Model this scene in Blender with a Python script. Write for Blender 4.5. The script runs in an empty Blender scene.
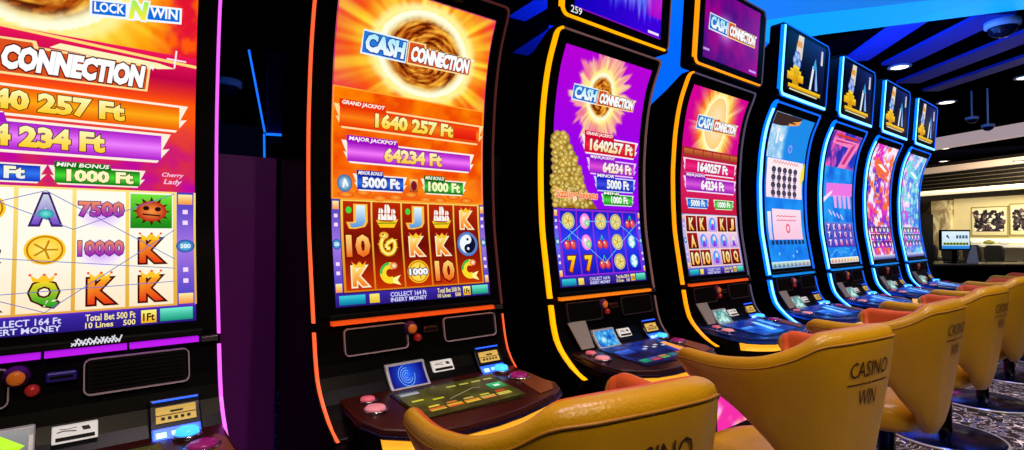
import bpy, bmesh, math, random
import numpy as np
from mathutils import Vector, Matrix
from mathutils.bvhtree import BVHTree

S = bpy.context.scene
COL = S.collection
PI = math.pi

# ------------------------------------------------------------------ camera
cam_d = bpy.data.cameras.new('camera'); cam = bpy.data.objects.new('camera', cam_d); COL.objects.link(cam)
cam_d.sensor_fit = 'HORIZONTAL'; cam_d.sensor_width = 36.0; cam_d.lens = 530.0/1024.0*36.0
cam_d.clip_start = 0.03; cam_d.clip_end = 100
YAW = math.radians(39.16); PITCH = math.radians(1.006)
cam.location = (0, 0, 1.15); cam.rotation_euler = (PI/2+PITCH, 0, -YAW)
S.camera = cam

# ------------------------------------------------------------------ world, view, big lights
w = bpy.data.worlds.new('world'); S.world = w; w.use_nodes = True
bg = w.node_tree.nodes['Background']; bg.inputs[0].default_value = (0.05, 0.04, 0.10, 1); bg.inputs[1].default_value = 0.08
S.view_settings.view_transform = 'Standard'; S.view_settings.look = 'None'
S.view_settings.exposure = 0.0; S.view_settings.gamma = 1.0; S.view_settings.use_curve_mapping = False
try:
    S.cycles.use_denoising = True
    S.cycles.max_bounces = 6
    S.cycles.sample_clamp_indirect = 4.0
except Exception: pass

def area(name, loc, target, size, power, color, sizey=None):
    d = bpy.data.lights.new(name, 'AREA'); d.energy = power; d.color = color
    d.shape = 'RECTANGLE' if sizey else 'SQUARE'; d.size = size
    if sizey: d.size_y = sizey
    o = bpy.data.objects.new(name, d); COL.objects.link(o); o.location = loc
    v = Vector(target)-Vector(loc); o.rotation_euler = v.to_track_quat('-Z', 'Y').to_euler(); return o
def spot(name, loc, target, power, color, ang=70, blend=.6, rad=.06):
    d = bpy.data.lights.new(name, 'SPOT'); d.energy = power; d.color = color
    d.spot_size = math.radians(ang); d.spot_blend = blend; d.shadow_soft_size = rad
    o = bpy.data.objects.new(name, d); COL.objects.link(o); o.location = loc
    v = Vector(target)-Vector(loc); o.rotation_euler = v.to_track_quat('-Z', 'Y').to_euler(); return o

WARM = (1.0, .80, .52)
# warm ceiling downlights over the aisle behind the chairs
for k, x in enumerate((-0.2, 1.2, 2.6, 4.2, 6.2)):
    spot('aisle_downlight', (x, -1.3, 3.35), (x+.5, .5, .7), 115, WARM, 75)
for x in (.3, 1.5, 2.7, 3.9, 5.1):
    spot('chair_downlight', (x, .55, 3.35), (x, .55, 0), 120, (1.0, .78, .84), 62, .8, .25)
# added blue fill above the machine row, no fixture, tinting ceiling and beams
area('added_ceiling_fill', (4.5, 2.6, 2.9), (5.2, 1.6, 3.4), 7.0, 55, (.05, .25, 1.0), .3)
# added unseen lights: blue fill for the beams, warm wash for the bar wall
area('added_beam_fill', (7.0, 2.0, 2.75), (8.4, 1.6, 3.4), 1.6, 32, (.05, .2, 1.0))
area('bar_wash', (18.2, 2.4, 2.85), (20.8, 3.3, 1.4), 3.5, 250, (1.0, .88, .60), .5)

# ------------------------------------------------------------------ helpers
def lin(c):
    c = np.asarray(c, float)/255.0
    return np.where(c <= .04045, c/12.92, ((np.clip(c, 0, None)+.055)/1.055)**2.4)
def L4(c): return tuple(float(v) for v in lin(c))+(1.0,)

MATS = {}
def mat(name, rgb, rough=.5, metal=0, emit=None, es=1.0, vary=.12, scale=30, bump=0, coat=0, spec=.5):
    if name in MATS: return MATS[name]
    m = bpy.data.materials.new(name); m.use_nodes = True
    nt = m.node_tree; b = nt.nodes['Principled BSDF']
    b.inputs['Roughness'].default_value = rough; b.inputs['Metallic'].default_value = metal
    b.inputs['Coat Weight'].default_value = coat; b.inputs['Specular IOR Level'].default_value = spec
    c = L4(rgb)
    tc = nt.nodes.new('ShaderNodeTexCoord'); no = nt.nodes.new('ShaderNodeTexNoise')
    no.inputs['Scale'].default_value = scale; no.inputs['Detail'].default_value = 4
    nt.links.new(tc.outputs['Object'], no.inputs['Vector'])
    mr = nt.nodes.new('ShaderNodeMix'); mr.data_type = 'RGBA'
    mr.inputs[6].default_value = tuple(v*(1-vary) for v in c[:3])+(1,); mr.inputs[7].default_value = tuple(min(1, v*(1+vary)) for v in c[:3])+(1,)
    nt.links.new(no.outputs['Fac'], mr.inputs[0]); nt.links.new(mr.outputs[2], b.inputs['Base Color'])
    if bump:
        bp = nt.nodes.new('ShaderNodeBump'); bp.inputs['Strength'].default_value = bump; bp.inputs['Distance'].default_value = .002
        n2 = nt.nodes.new('ShaderNodeTexVoronoi'); n2.inputs['Scale'].default_value = scale*8
        nt.links.new(tc.outputs['Object'], n2.inputs['Vector']); nt.links.new(n2.outputs['Distance'], bp.inputs['Height'])
        nt.links.new(bp.outputs[0], b.inputs['Normal'])
    if emit is not None:
        b.inputs['Emission Color'].default_value = L4(emit); b.inputs['Emission Strength'].default_value = es
    MATS[name] = m; return m

def screen_mat(name='lit_display', strength=1.0):
    if name in MATS: return MATS[name]
    m = bpy.data.materials.new(name); m.use_nodes = True
    nt = m.node_tree; b = nt.nodes['Principled BSDF']
    a = nt.nodes.new('ShaderNodeAttribute'); a.attribute_name = 'Col'
    b.inputs['Base Color'].default_value = (.004, .004, .004, 1); b.inputs['Roughness'].default_value = .25; b.inputs['Specular IOR Level'].default_value = .15
    nt.links.new(a.outputs['Color'], b.inputs['Emission Color']); b.inputs['Emission Strength'].default_value = strength
    MATS[name] = m; return m

BLACK = mat('black_gloss_plastic', (6, 4, 7), .30, spec=.14)
BLACK2 = mat('black_satin_plastic', (5, 4, 6), .5, spec=.12)
DARKBROWN = mat('dark_brown_lacquer', (58, 18, 14), .28)
CHROME = mat('chrome_trim', (190, 190, 200), .15, 1)
DIMCHROME = mat('worn_chrome_rim', (120, 110, 118), .28, .9)
WHITE = mat('white_plastic', (220, 220, 220), .4)
LITWHITE = mat('backlit_white_plate', (215, 215, 215), .4, emit=(225, 225, 225), es=.45)
SILVER = mat('silver_frame', (190, 190, 200), .35, .3, emit=(170, 170, 180), es=.15)  # faint glow added to the frame in place of light it catches
GREYCARD = mat('grey_card', (150, 145, 150), .5)

def obj_from_bm(name, bm, m, parent=None, smooth=False):
    me = bpy.data.meshes.new(name); bm.normal_update(); bm.to_mesh(me); bm.free()
    for mm in (m if isinstance(m, (list, tuple)) else [m]): me.materials.append(mm)
    if smooth:
        for p in me.polygons: p.use_smooth = True
    o = bpy.data.objects.new(name, me); COL.objects.link(o)
    if parent is not None: o.parent = parent
    return o
def tag(o, label=None, cat=None, group=None, kind=None):
    if label: o['label'] = label
    if cat: o['category'] = cat
    if group: o['group'] = group
    if kind: o['kind'] = kind
    return o
def empty(name, loc, rz=0):
    o = bpy.data.objects.new(name, None); COL.objects.link(o); o.location = loc; o.rotation_euler = (0, 0, rz); o.empty_display_size = .1
    return o
def copy_tree(o, parent=None):
    c = o.copy(); COL.objects.link(c); c.parent = parent
    for ch in list(o.children): copy_tree(ch, c)
    return c
def bevel(o, wd=.004, seg=2, ang=35):
    b = o.modifiers.new('bevel', 'BEVEL'); b.width = wd; b.segments = seg; b.limit_method = 'ANGLE'; b.angle_limit = math.radians(ang); return o

def add_box(bm, x0, x1, y0, y1, z0, z1):
    v = [bm.verts.new(p) for p in ((x0,y0,z0),(x1,y0,z0),(x1,y1,z0),(x0,y1,z0),(x0,y0,z1),(x1,y0,z1),(x1,y1,z1),(x0,y1,z1))]
    for f in ((3,2,1,0),(4,5,6,7),(0,1,5,4),(1,2,6,5),(2,3,7,6),(3,0,4,7)): bm.faces.new([v[i] for i in f])
def box(name, b, m, parent=None, bev=0):
    bm = bmesh.new(); add_box(bm, *b); o = obj_from_bm(name, bm, m, parent)
    if bev: bevel(o, bev)
    return o
def add_prism(bm, pts, axis, a0, a1):
    """pts 2D polygon extruded along axis. axis 0: pts=(y,z); 2: pts=(x,y); 1: pts=(x,z)."""
    def P(p, a):
        return (a, p[0], p[1]) if axis == 0 else ((p[0], a, p[1]) if axis == 1 else (p[0], p[1], a))
    A = [bm.verts.new(P(p, a0)) for p in pts]; B = [bm.verts.new(P(p, a1)) for p in pts]
    n = len(pts)
    bm.faces.new(A); bm.faces.new(B[::-1])
    for i in range(n): bm.faces.new((A[i], B[i], B[(i+1) % n], A[(i+1) % n]))
    bmesh.ops.recalc_face_normals(bm, faces=bm.faces)
def add_tube(bm, path, r, n=8, closed=False):
    path = [Vector(p) for p in path]; N = len(path); rings = []
    up = Vector((0, 0, 1))
    for i in range(N):
        a = path[i-1] if (i > 0 or closed) else path[i]
        b = path[(i+1) % N] if (i < N-1 or closed) else path[i]
        t = (b-a).normalized(); u = up if abs(t.dot(up)) < .95 else Vector((1, 0, 0))
        s = t.cross(u).normalized(); q = s.cross(t).normalized()
        rings.append([bm.verts.new(path[i]+r*(math.cos(2*PI*k/n)*s+math.sin(2*PI*k/n)*q)) for k in range(n)])
    for i in range(N if closed else N-1):
        A, B = rings[i], rings[(i+1) % N]
        for k in range(n): bm.faces.new((A[k], A[(k+1) % n], B[(k+1) % n], B[k]))
    if not closed: bm.faces.new(rings[0][::-1]); bm.faces.new(rings[-1])
def add_lathe(bm, prof, c=(0,0,0), n=24, M=None):
    rings = []
    for (r, z) in prof:
        rings.append([bm.verts.new(Vector((r*math.cos(2*PI*k/n), r*math.sin(2*PI*k/n), z))) for k in range(n)])
    vs = [v for R in rings for v in R]
    for A, B in zip(rings, rings[1:]):
        for k in range(n): bm.faces.new((A[k], A[(k+1) % n], B[(k+1) % n], B[k]))
    bm.faces.new(rings[0][::-1]); bm.faces.new(rings[-1])
    for v in vs:
        if M is not None: v.co = M @ v.co
        v.co += Vector(c)

# ------------------------------------------------------------------ canvas for lit displays
_tc = {}
def text_geo(s, bold):
    k = (s, bold)
    if k not in _tc:
        cu = bpy.data.curves.new('t', 'FONT'); cu.body = s; cu.offset = bold; cu.resolution_u = 2; cu.fill_mode = 'FRONT'
        o = bpy.data.objects.new('t', cu); COL.objects.link(o)
        dg = bpy.context.evaluated_depsgraph_get(); me = o.evaluated_get(dg).to_mesh()
        V = np.array([tuple(v.co)[:2] for v in me.vertices]).reshape(-1, 2); F = [tuple(p.vertices) for p in me.polygons]
        o.evaluated_get(dg).to_mesh_clear(); COL.objects.unlink(o); bpy.data.objects.remove(o); bpy.data.curves.remove(cu)
        _tc[k] = (V, F)
    return _tc[k]

def vnoise(x, y, seed=0):
    x = np.asarray(x, float); y = np.asarray(y, float)
    xi = np.floor(x).astype(int); yi = np.floor(y).astype(int); fx = x-xi; fy = y-yi
    fx = fx*fx*(3-2*fx); fy = fy*fy*(3-2*fy)
    def h(a, b):
        n = (a*374761393+b*668265263+seed*2147483) & 0x7fffffff
        n = ((n ^ (n >> 13))*1274126177) & 0x7fffffff
        return ((n ^ (n >> 16)) & 0xffff)/65535.0
    return (h(xi,yi)*(1-fx)+h(xi+1,yi)*fx)*(1-fy)+(h(xi,yi+1)*(1-fx)+h(xi+1,yi+1)*fx)*fy
def fbm(x, y, seed=0):
    return .55*vnoise(x, y, seed)+.3*vnoise(x*2.1, y*2.1, seed+7)+.15*vnoise(x*4.3, y*4.3, seed+13)
def mixc(a, b, t):
    t = np.clip(t, 0, 1)[..., None]; return np.asarray(a, float)*(1-t)+np.asarray(b, float)*t

class Canvas:
    def __init__(s): s.v = []; s.c = []; s.f = []
    def add(s, V, F, C, z):
        b = len(s.v)
        for i, p in enumerate(V):
            s.v.append((float(p[0]), float(p[1]), z)); s.c.append(C if np.ndim(C) == 1 else C[i])
        s.f += [tuple(b+i for i in f) for f in F]
    def field(s, x0, y0, x1, y1, nx, ny, fn, z=0):
        X, Y = np.meshgrid(np.linspace(x0, x1, nx+1), np.linspace(y0, y1, ny+1)); C = fn(X, Y).reshape(-1, 3)
        V = np.stack([X.ravel(), Y.ravel()], 1)
        F = [(j*(nx+1)+i, j*(nx+1)+i+1, (j+1)*(nx+1)+i+1, (j+1)*(nx+1)+i) for j in range(ny) for i in range(nx)]
        s.add(V, F, C, z)
    def rect(s, x0, y0, x1, y1, cb, ct=None, z=1, cm=None):
        ct = cb if ct is None else ct; ny = max(2, int(abs(y1-y0)/.03)*2)
        def fn(X, Y):
            t = (Y-y0)/(y1-y0)
            if cm is None: return mixc(cb, ct, t)
            return np.where((t < .5)[..., None], mixc(cb, cm, t*2), mixc(cm, ct, t*2-1))
        s.field(x0, y0, x1, y1, 1, ny, fn, z)
    def poly(s, P, c, z=2): s.add(P, [tuple(range(len(P)))], np.asarray(c, float), z)
    def disc(s, cx, cy, rx, ry, ci, co=None, n=20, z=2):
        co = ci if co is None else co
        V = [(cx, cy)]+[(cx+rx*math.cos(2*PI*k/n), cy+ry*math.sin(2*PI*k/n)) for k in range(n)]
        s.add(V, [(0, k+1, (k+1) % n+1) for k in range(n)], np.array([ci]+[co]*n, float), z)
    def ring(s, cx, cy, r0, r1, c, n=28, z=2, sy=1, a0=0, a1=2*PI):
        V = []
        for k in range(n+1):
            a = a0+(a1-a0)*k/n
            V += [(cx+r0*math.cos(a), cy+sy*r0*math.sin(a)), (cx+r1*math.cos(a), cy+sy*r1*math.sin(a))]
        s.add(V, [(2*k, 2*k+1, 2*k+3, 2*k+2) for k in range(n)], np.asarray(c, float), z)
    def line(s, P, wd, c, z=3):
        for (a, b) in zip(P, P[1:]):
            dx, dy = b[0]-a[0], b[1]-a[1]; l = math.hypot(dx, dy) or 1; nx, ny = -dy/l*wd/2, dx/l*wd/2
            s.poly([(a[0]+nx, a[1]+ny), (a[0]-nx, a[1]-ny), (b[0]-nx, b[1]-ny), (b[0]+nx, b[1]+ny)], c, z)
    def frame(s, x0, y0, x1, y1, wd, c, z=3):
        n = max(1, int((y1-y0)/.05))
        for x in (x0, x1):
            for k in range(n):
                a, b = y0+(y1-y0)*k/n, y0+(y1-y0)*(k+1)/n; s.poly([(x-wd/2,a),(x+wd/2,a),(x+wd/2,b),(x-wd/2,b)], c, z)
        for y in (y0, y1): s.poly([(x0-wd/2,y-wd/2),(x1+wd/2,y-wd/2),(x1+wd/2,y+wd/2),(x0-wd/2,y+wd/2)], c, z)
    def text(s, t, x0, y0, x1, y1, cb, ct=None, z=5, bold=.02, out=None, ow=.05, shear=0, slope=0):
        ct = cb if ct is None else ct
        V0, F0 = text_geo(t, bold)
        if not len(V0): return
        lo, hi = V0.min(0), V0.max(0)
        def put(V, F, ca, cc, zz):
            q = (V-lo)/(hi-lo); X = x0+q[:, 0]*(x1-x0)+shear*q[:, 1]*(y1-y0); Y = y0+q[:, 1]*(y1-y0)+slope*(X-x0)
            s.add(np.stack([X, Y], 1), F, mixc(ca, cc, q[:, 1]), zz)
        if out is not None:
            Vo, Fo = text_geo(t, bold+ow); put(Vo, Fo, out, out, z-1)
        put(V0, F0, cb, ct, z)
    def build(s, name, pos, parent, m=None, eps=.00045):
        """pos(x,y,d) -> 3D, d = offset towards the viewer"""
        me = bpy.data.meshes.new(name)
        me.from_pydata([pos(x, y, z*eps) for x, y, z in s.v], [], s.f)
        at = me.color_attributes.new('Col', 'FLOAT_COLOR', 'POINT')
        C = np.ones((len(s.v), 4)); C[:, :3] = lin(np.array(s.c, float)); at.data.foreach_set('color', C.ravel())
        me.materials.append(m or screen_mat()); me.update()
        o = bpy.data.objects.new(name, me); COL.objects.link(o); o.parent = parent
        return o

# ------------------------------------------------------------------ icons drawn on the reels (unit size h)
GOLD = (255, 190, 20); LGOLD = (255, 240, 110); DRED = (70, 0, 0)
def ic_letter(c, x, y, h, t, cb=GOLD, ct=LGOLD, crown=True, out=DRED, z=6):
    wd = h*.62 if len(t) == 1 else h*.95
    top = y+h*.30 if crown else y+h*.42
    c.text(t, x-wd/2, y-h*.45, x+wd/2, top, cb, ct, z=z, bold=.05, out=out, ow=.06)
    if crown:
        a = h*.30; b = y+h*.27
        c.poly([(x-a, b+h*.2), (x-a*.8, b), (x+a*.6, b), (x+a*.8, b+h*.2), (x+a*.35, b+h*.08), (x, b+h*.24), (x-a*.45, b+h*.08)][::-1], (255, 200, 40), z+1)
        for q in (-a, 0, a*.8): c.disc(x+q, b+h*.2, h*.035, h*.035, (255, 60, 60), z=z+2, n=8)
def ic_coin(c, x, y, h, t=None, base=(255, 200, 20)):
    c.disc(x, y, h*.48, h*.46, (255, 240, 120), base, z=4); c.ring(x, y, h*.38, h*.42, (190, 110, 0), z=5)
    for k in range(5):
        a = k*1.26; c.line([(x, y), (x+h*.3*math.cos(a), y+h*.3*math.sin(a))], h*.05, (200, 130, 0), z=5)
    if t: c.text(t, x-h*.42, y-h*.14, x+h*.42, y+h*.14, (250, 250, 255), (255, 255, 255), z=8, bold=.05, out=(30, 10, 90), ow=.08)
def ic_cherry(c, x, y, h):
    c.line([(x-h*.2, y-h*.1), (x, y+h*.4), (x+h*.2, y-h*.1)], h*.06, (60, 200, 60), z=4)
    for q in (-.22, .22): c.disc(x+q*h, y-h*.12, h*.24, h*.26, (255, 120, 120), (190, 0, 20), z=5); c.disc(x+q*h-h*.07, y-h*.02, h*.06, h*.06, (255, 240, 240), z=6, n=8)
def ic_gem(c, x, y, h, a=(255, 120, 220), b=(90, 200, 90)):
    c.disc(x, y, h*.40, h*.44, (255, 230, 255), a, z=4, n=14); c.disc(x+h*.15, y-h*.1, h*.2, h*.22, (220, 255, 220), b, z=5, n=10)
    c.disc(x-h*.12, y+h*.14, h*.09, h*.09, (255, 255, 255), z=6, n=8)
def ic_ship(c, x, y, h):
    c.poly([(x-h*.46, y-h*.14), (x-h*.30, y-h*.44), (x+h*.30, y-h*.44), (x+h*.50, y-h*.08), (x+h*.2, y-h*.2), (x-h*.2, y-h*.2)], (255, 205, 30), 4)
    c.line([(x-h*.38, y-h*.27), (x+h*.38, y-h*.25)], h*.05, (110, 150, 20), 6)
    for q, t, wd in ((-.25, .32, .13), (.02, .48, .16), (.28, .30, .12)):
        for z0, z1 in ((-.14, .10), (.13, t)):
            k = .8 if z0 > 0 else 1
            c.poly([(x+(q-wd*k)*h, y+z0*h), (x+(q+wd*k*.8)*h, y+z0*h), (x+(q+wd*k)*h, y+(z0+z1)/2*h), (x+(q+wd*.5*k)*h, y+z1*h), (x+(q-wd*.8*k)*h, y+z1*h)], (255, 248, 240), 5)
        c.line([(x+q*h-h*.02, y-h*.16), (x+q*h-h*.02, y+h*(t+.05))], h*.025, (190, 110, 60), 6)
def ic_dragon(c, x, y, h):
    P = [(x+h*.30*math.cos(t)*(1-.0*t), y+h*.36*math.sin(t)) for t in np.linspace(1.9, 6.9, 22)]+[(x+h*.12, y+h*.16), (x-h*.06, y+h*.05), (x-h*.08, y-h*.12), (x+h*.08, y-h*.14)]
    c.line(P, h*.22, (190, 110, 0), 4); c.line(P, h*.15, (255, 215, 50), 5); c.line(P, h*.05, (255, 250, 170), 6)
    c.disc(P[0][0]-h*.06, P[0][1]+h*.04, h*.20, h*.15, (255, 240, 120), (230, 150, 0), z=6); c.disc(P[0][0]-h*.1, P[0][1]+h*.08, h*.035, h*.035, (60, 10, 0), z=7, n=8)
    for k in range(2, 22, 3): c.poly([P[k], (x+(P[k][0]-x)*1.55, y+(P[k][1]-y)*1.4+h*.04), P[k+1]], (255, 190, 30), 5)
def ic_koi(c, x, y, h):
    c.ring(x, y, h*.16, h*.42, (255, 220, 40), z=4, a0=.9, a1=5.3); c.ring(x, y, h*.32, h*.42, (60, 190, 80), z=5, a0=1.6, a1=3.2)
    c.poly([(x+h*.1, y-h*.2), (x+h*.45, y-h*.1), (x+h*.3, y-h*.3), (x+h*.45, y-h*.5), (x+h*.1, y-h*.4)], (255, 250, 150), 5)
    c.disc(x+h*.18, y+h*.28, h*.16, h*.14, (255, 255, 200), (230, 60, 30), z=6)
def ic_yy(c, x, y, h):
    c.disc(x, y, h*.5, h*.5, (200, 225, 250), (60, 110, 190), z=4); c.disc(x, y, h*.38, h*.38, (245, 250, 255), z=5)
    V = [(x+h*.38*math.sin(a), y+h*.38*math.cos(a)) for a in np.linspace(0, PI, 14)]
    c.poly(V, (10, 15, 50), 6); c.disc(x, y+h*.19, h*.19, h*.19, (245, 250, 255), z=7); c.disc(x, y-h*.19, h*.19, h*.19, (10, 15, 50), z=7)
    c.disc(x, y+h*.19, h*.06, h*.06, (10, 15, 50), z=8, n=8); c.disc(x, y-h*.19, h*.06, h*.06, (245, 250, 255), z=8, n=8)
def ic_lady(c, x, y, h, col=(40, 130, 255)):
    c.disc(x, y, h*.42, h*.46, (120, 220, 255), col, z=4, n=14); c.disc(x+h*.05, y+h*.15, h*.17, h*.18, (255, 225, 200), z=5, n=10)
    c.poly([(x-h*.25, y-h*.42), (x+h*.3, y-h*.42), (x+h*.12, y), (x-h*.1, y)], (150, 60, 220), 5)

def burst(cx, cy, r, warm=(255, 120, 0), hot=(255, 225, 60), corner=(220, 0, 140), core=(150, 45, 0), fade=1.0, seed=1, ew=1.0):
    def fn(X, Y):
        dx, dy = X-cx, (Y-cy)/ew; R = np.hypot(dx, dy); A = np.arctan2(dy, dx)
        rays = fbm(A*5+20, R*3+seed, seed)*.6+.5*vnoise(A*14+50, R*2, seed+3)
        out = mixc(warm, hot, (rays-.35)*2.2)
        out = mixc(out, corner, np.clip((R-r*1.35)/(r*1.3), 0, 1)*fade*(1.35-rays))
        sw = fbm(A*3+R*60, R*90, seed+5)
        inner = mixc(core, (255, 190, 60), (sw-.35)*2.4); inner = mixc(inner, (70, 15, 0), (sw < .36)*.8)
        t = np.clip((R-r*.72)/(r*.2), 0, 1); c = inner*(1-t[..., None])+np.array((255, 240, 150))*t[..., None]
        ringw = np.clip(1-np.abs(R-r)/(r*(.16+.12*rays)), 0, 1)
        c = np.where((R < r)[..., None], c, out)
        c = mixc(c, (255, 255, 225), ringw*1.5)
        halo = np.clip(1-(R-r)/(r*.5), 0, 1)*(R >= r)*.75
        c = mixc(c, (255, 240, 110), halo*(.4+rays))
        return np.clip(c, 0, 255)
    return fn
def plaque(c, x0, y0, x1, y1, ca, cb, txt, tx0, tx1, label=None, lx1=None, frame=(255, 240, 220), tcol=((255, 205, 40), (255, 255, 190)), z=5):
    h = y1-y0; e = h*.35
    c.poly([(x0-e*.3, y1+h*.1), (x0+e*.5, y0+h*.45), (x0, y0+h*.5), (x0+e, y0-h*.1), (x1-e, y0-h*.1), (x1+e*.2, y0+h*.5), (x1-e*.5, y0+h*.45), (x1+e*.3, y1+h*.1)], frame, z)
    c.rect(x0+e*.6, y0, x1-e*.6, y1, ca, ca, z=z+1, cm=cb)
    c.text(txt, tx0, y0+h*.12, tx1, y1-h*.08, tcol[0], tcol[1], z=z+4, bold=.055, out=(60, 10, 0), ow=.03)
    if label:
        lx1 = lx1 or x0+(x1-x0)*.35
        c.poly([(x0+e*.5, y1), (lx1+h*.1, y1), (lx1, y1+h*.38), (x0+e*.5, y1+h*.38)], ca, z+1)
        c.text(label, x0+e*.8, y1+h*.06, lx1-h*.05, y1+h*.33, (255, 250, 240), z=z+3, bold=.03, shear=.2)
def logo(c, x0, y0, x1, y1, slope=-.0, z=9, cash=((40, 150, 230), (170, 235, 255))):
    xm = x0+(x1-x0)*.36; h = y1-y0; m = h*.14
    c.poly([(x0-m, y0-m), (xm+m*.6, y0-m), (xm+m, y1+m), (x0-m*.2, y1+m)], (235, 250, 255), z)
    c.poly([(x0-m*.3, y0-m*.4), (xm+m*.2, y0-m*.4), (xm+m*.5, y1+m*.4), (x0, y1+m*.4)], (40, 120, 220), z+1)
    c.poly([(xm+m, y0-m*1.1), (x1+m*.3, y0-m*.5), (x1+m, y1-m*.2), (xm+h*1.3, y1-m*.2), (xm+h*1.25, y1+m*1.2), (xm+m*1.4, y1+m*.9)], (255, 225, 150), z)
    c.poly([(xm+m*1.4, y0-m*.5), (x1-m*.2, y0), (x1+m*.4, y1-m*.8), (xm+h*1.2, y1-m*.8), (xm+h*1.15, y1+m*.6), (xm+m*1.8, y1+m*.4)], (220, 80, 30), z+1)
    c.text('CASH', x0+m*.4, y0+m*.2, xm-m*.6, y1-m*.1, (255, 255, 255), cash[1], z=z+4, bold=.06, out=(20, 60, 150), ow=.05, shear=.12)
    c.text('CONNECTION', xm+m*2.2, y0+m*.2, x1-m*.9, y1-m*.6, (255, 255, 255), (255, 255, 255), z=z+4, bold=.07, out=(90, 10, 10), ow=.05, shear=.12)
    c.text('TM', x1-m*.2, y1-m*1.4, x1+m*1.6, y1-m*.3, (255, 255, 255), z=z+4, bold=.01)
def bottombar(c, y0=0, y1=.042, base=(60, 40, 170), left='COLLECT 164 Ft', mid='INSERT MONEY'):
    c.rect(0, y0, .61, y1, (40, 20, 120), base, z=2)
    c.rect(.012, y0+.006, .10, y1-.006, (0, 120, 160), (60, 210, 220), z=3)
    c.rect(.115, y0+.006, .15, y1-.006, (230, 190, 40), (255, 240, 120), z=3)
    c.text(left, .19, y0+.021, .33, y1-.005, (220, 220, 255), z=5, bold=.02); c.text(mid, .19, y0+.004, .33, y0+.018, (220, 220, 255), z=5, bold=.02)
    c.text('Total Bet 500 Ft', .375, y0+.021, .475, y1-.004, (255, 235, 150), z=5, bold=.02); c.text('10 Lines    500', .375, y0+.004, .475, y0+.018, (255, 235, 150), z=5, bold=.02)
    c.rect(.487, y0+.005, .52, y1-.004, (240, 170, 20), (255, 250, 130), z=3); c.text('1Ft', .491, y0+.01, .516, y0+.03, (60, 20, 0), z=5, bold=.03)
    c.rect(.528, y0+.006, .602, y1-.003, (20, 150, 120), (120, 240, 210), z=3)
def siderail(c, x0, x1, ca=(70, 60, 190), cb=(170, 120, 230)):
    c.rect(x0, .045, x1, .355, ca, ca, z=3, cm=cb); xm = (x0+x1)/2
    for y in (.062, .335): c.rect(x0+.003, y-.014, x1-.003, y+.014, (250, 150, 60), (255, 240, 170), z=4)
    c.disc(xm, .205, (x1-x0)*.55, .018, (120, 220, 255), (10, 60, 160), z=5); c.text('500', xm-(x1-x0)*.3, .199, xm+(x1-x0)*.3, .211, (255, 255, 255), z=6)
    for y in (.11, .14, .27, .30): c.rect(xm-.006, y-.006, xm+.006, y+.006, (250, 220, 255), z=4)

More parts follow.
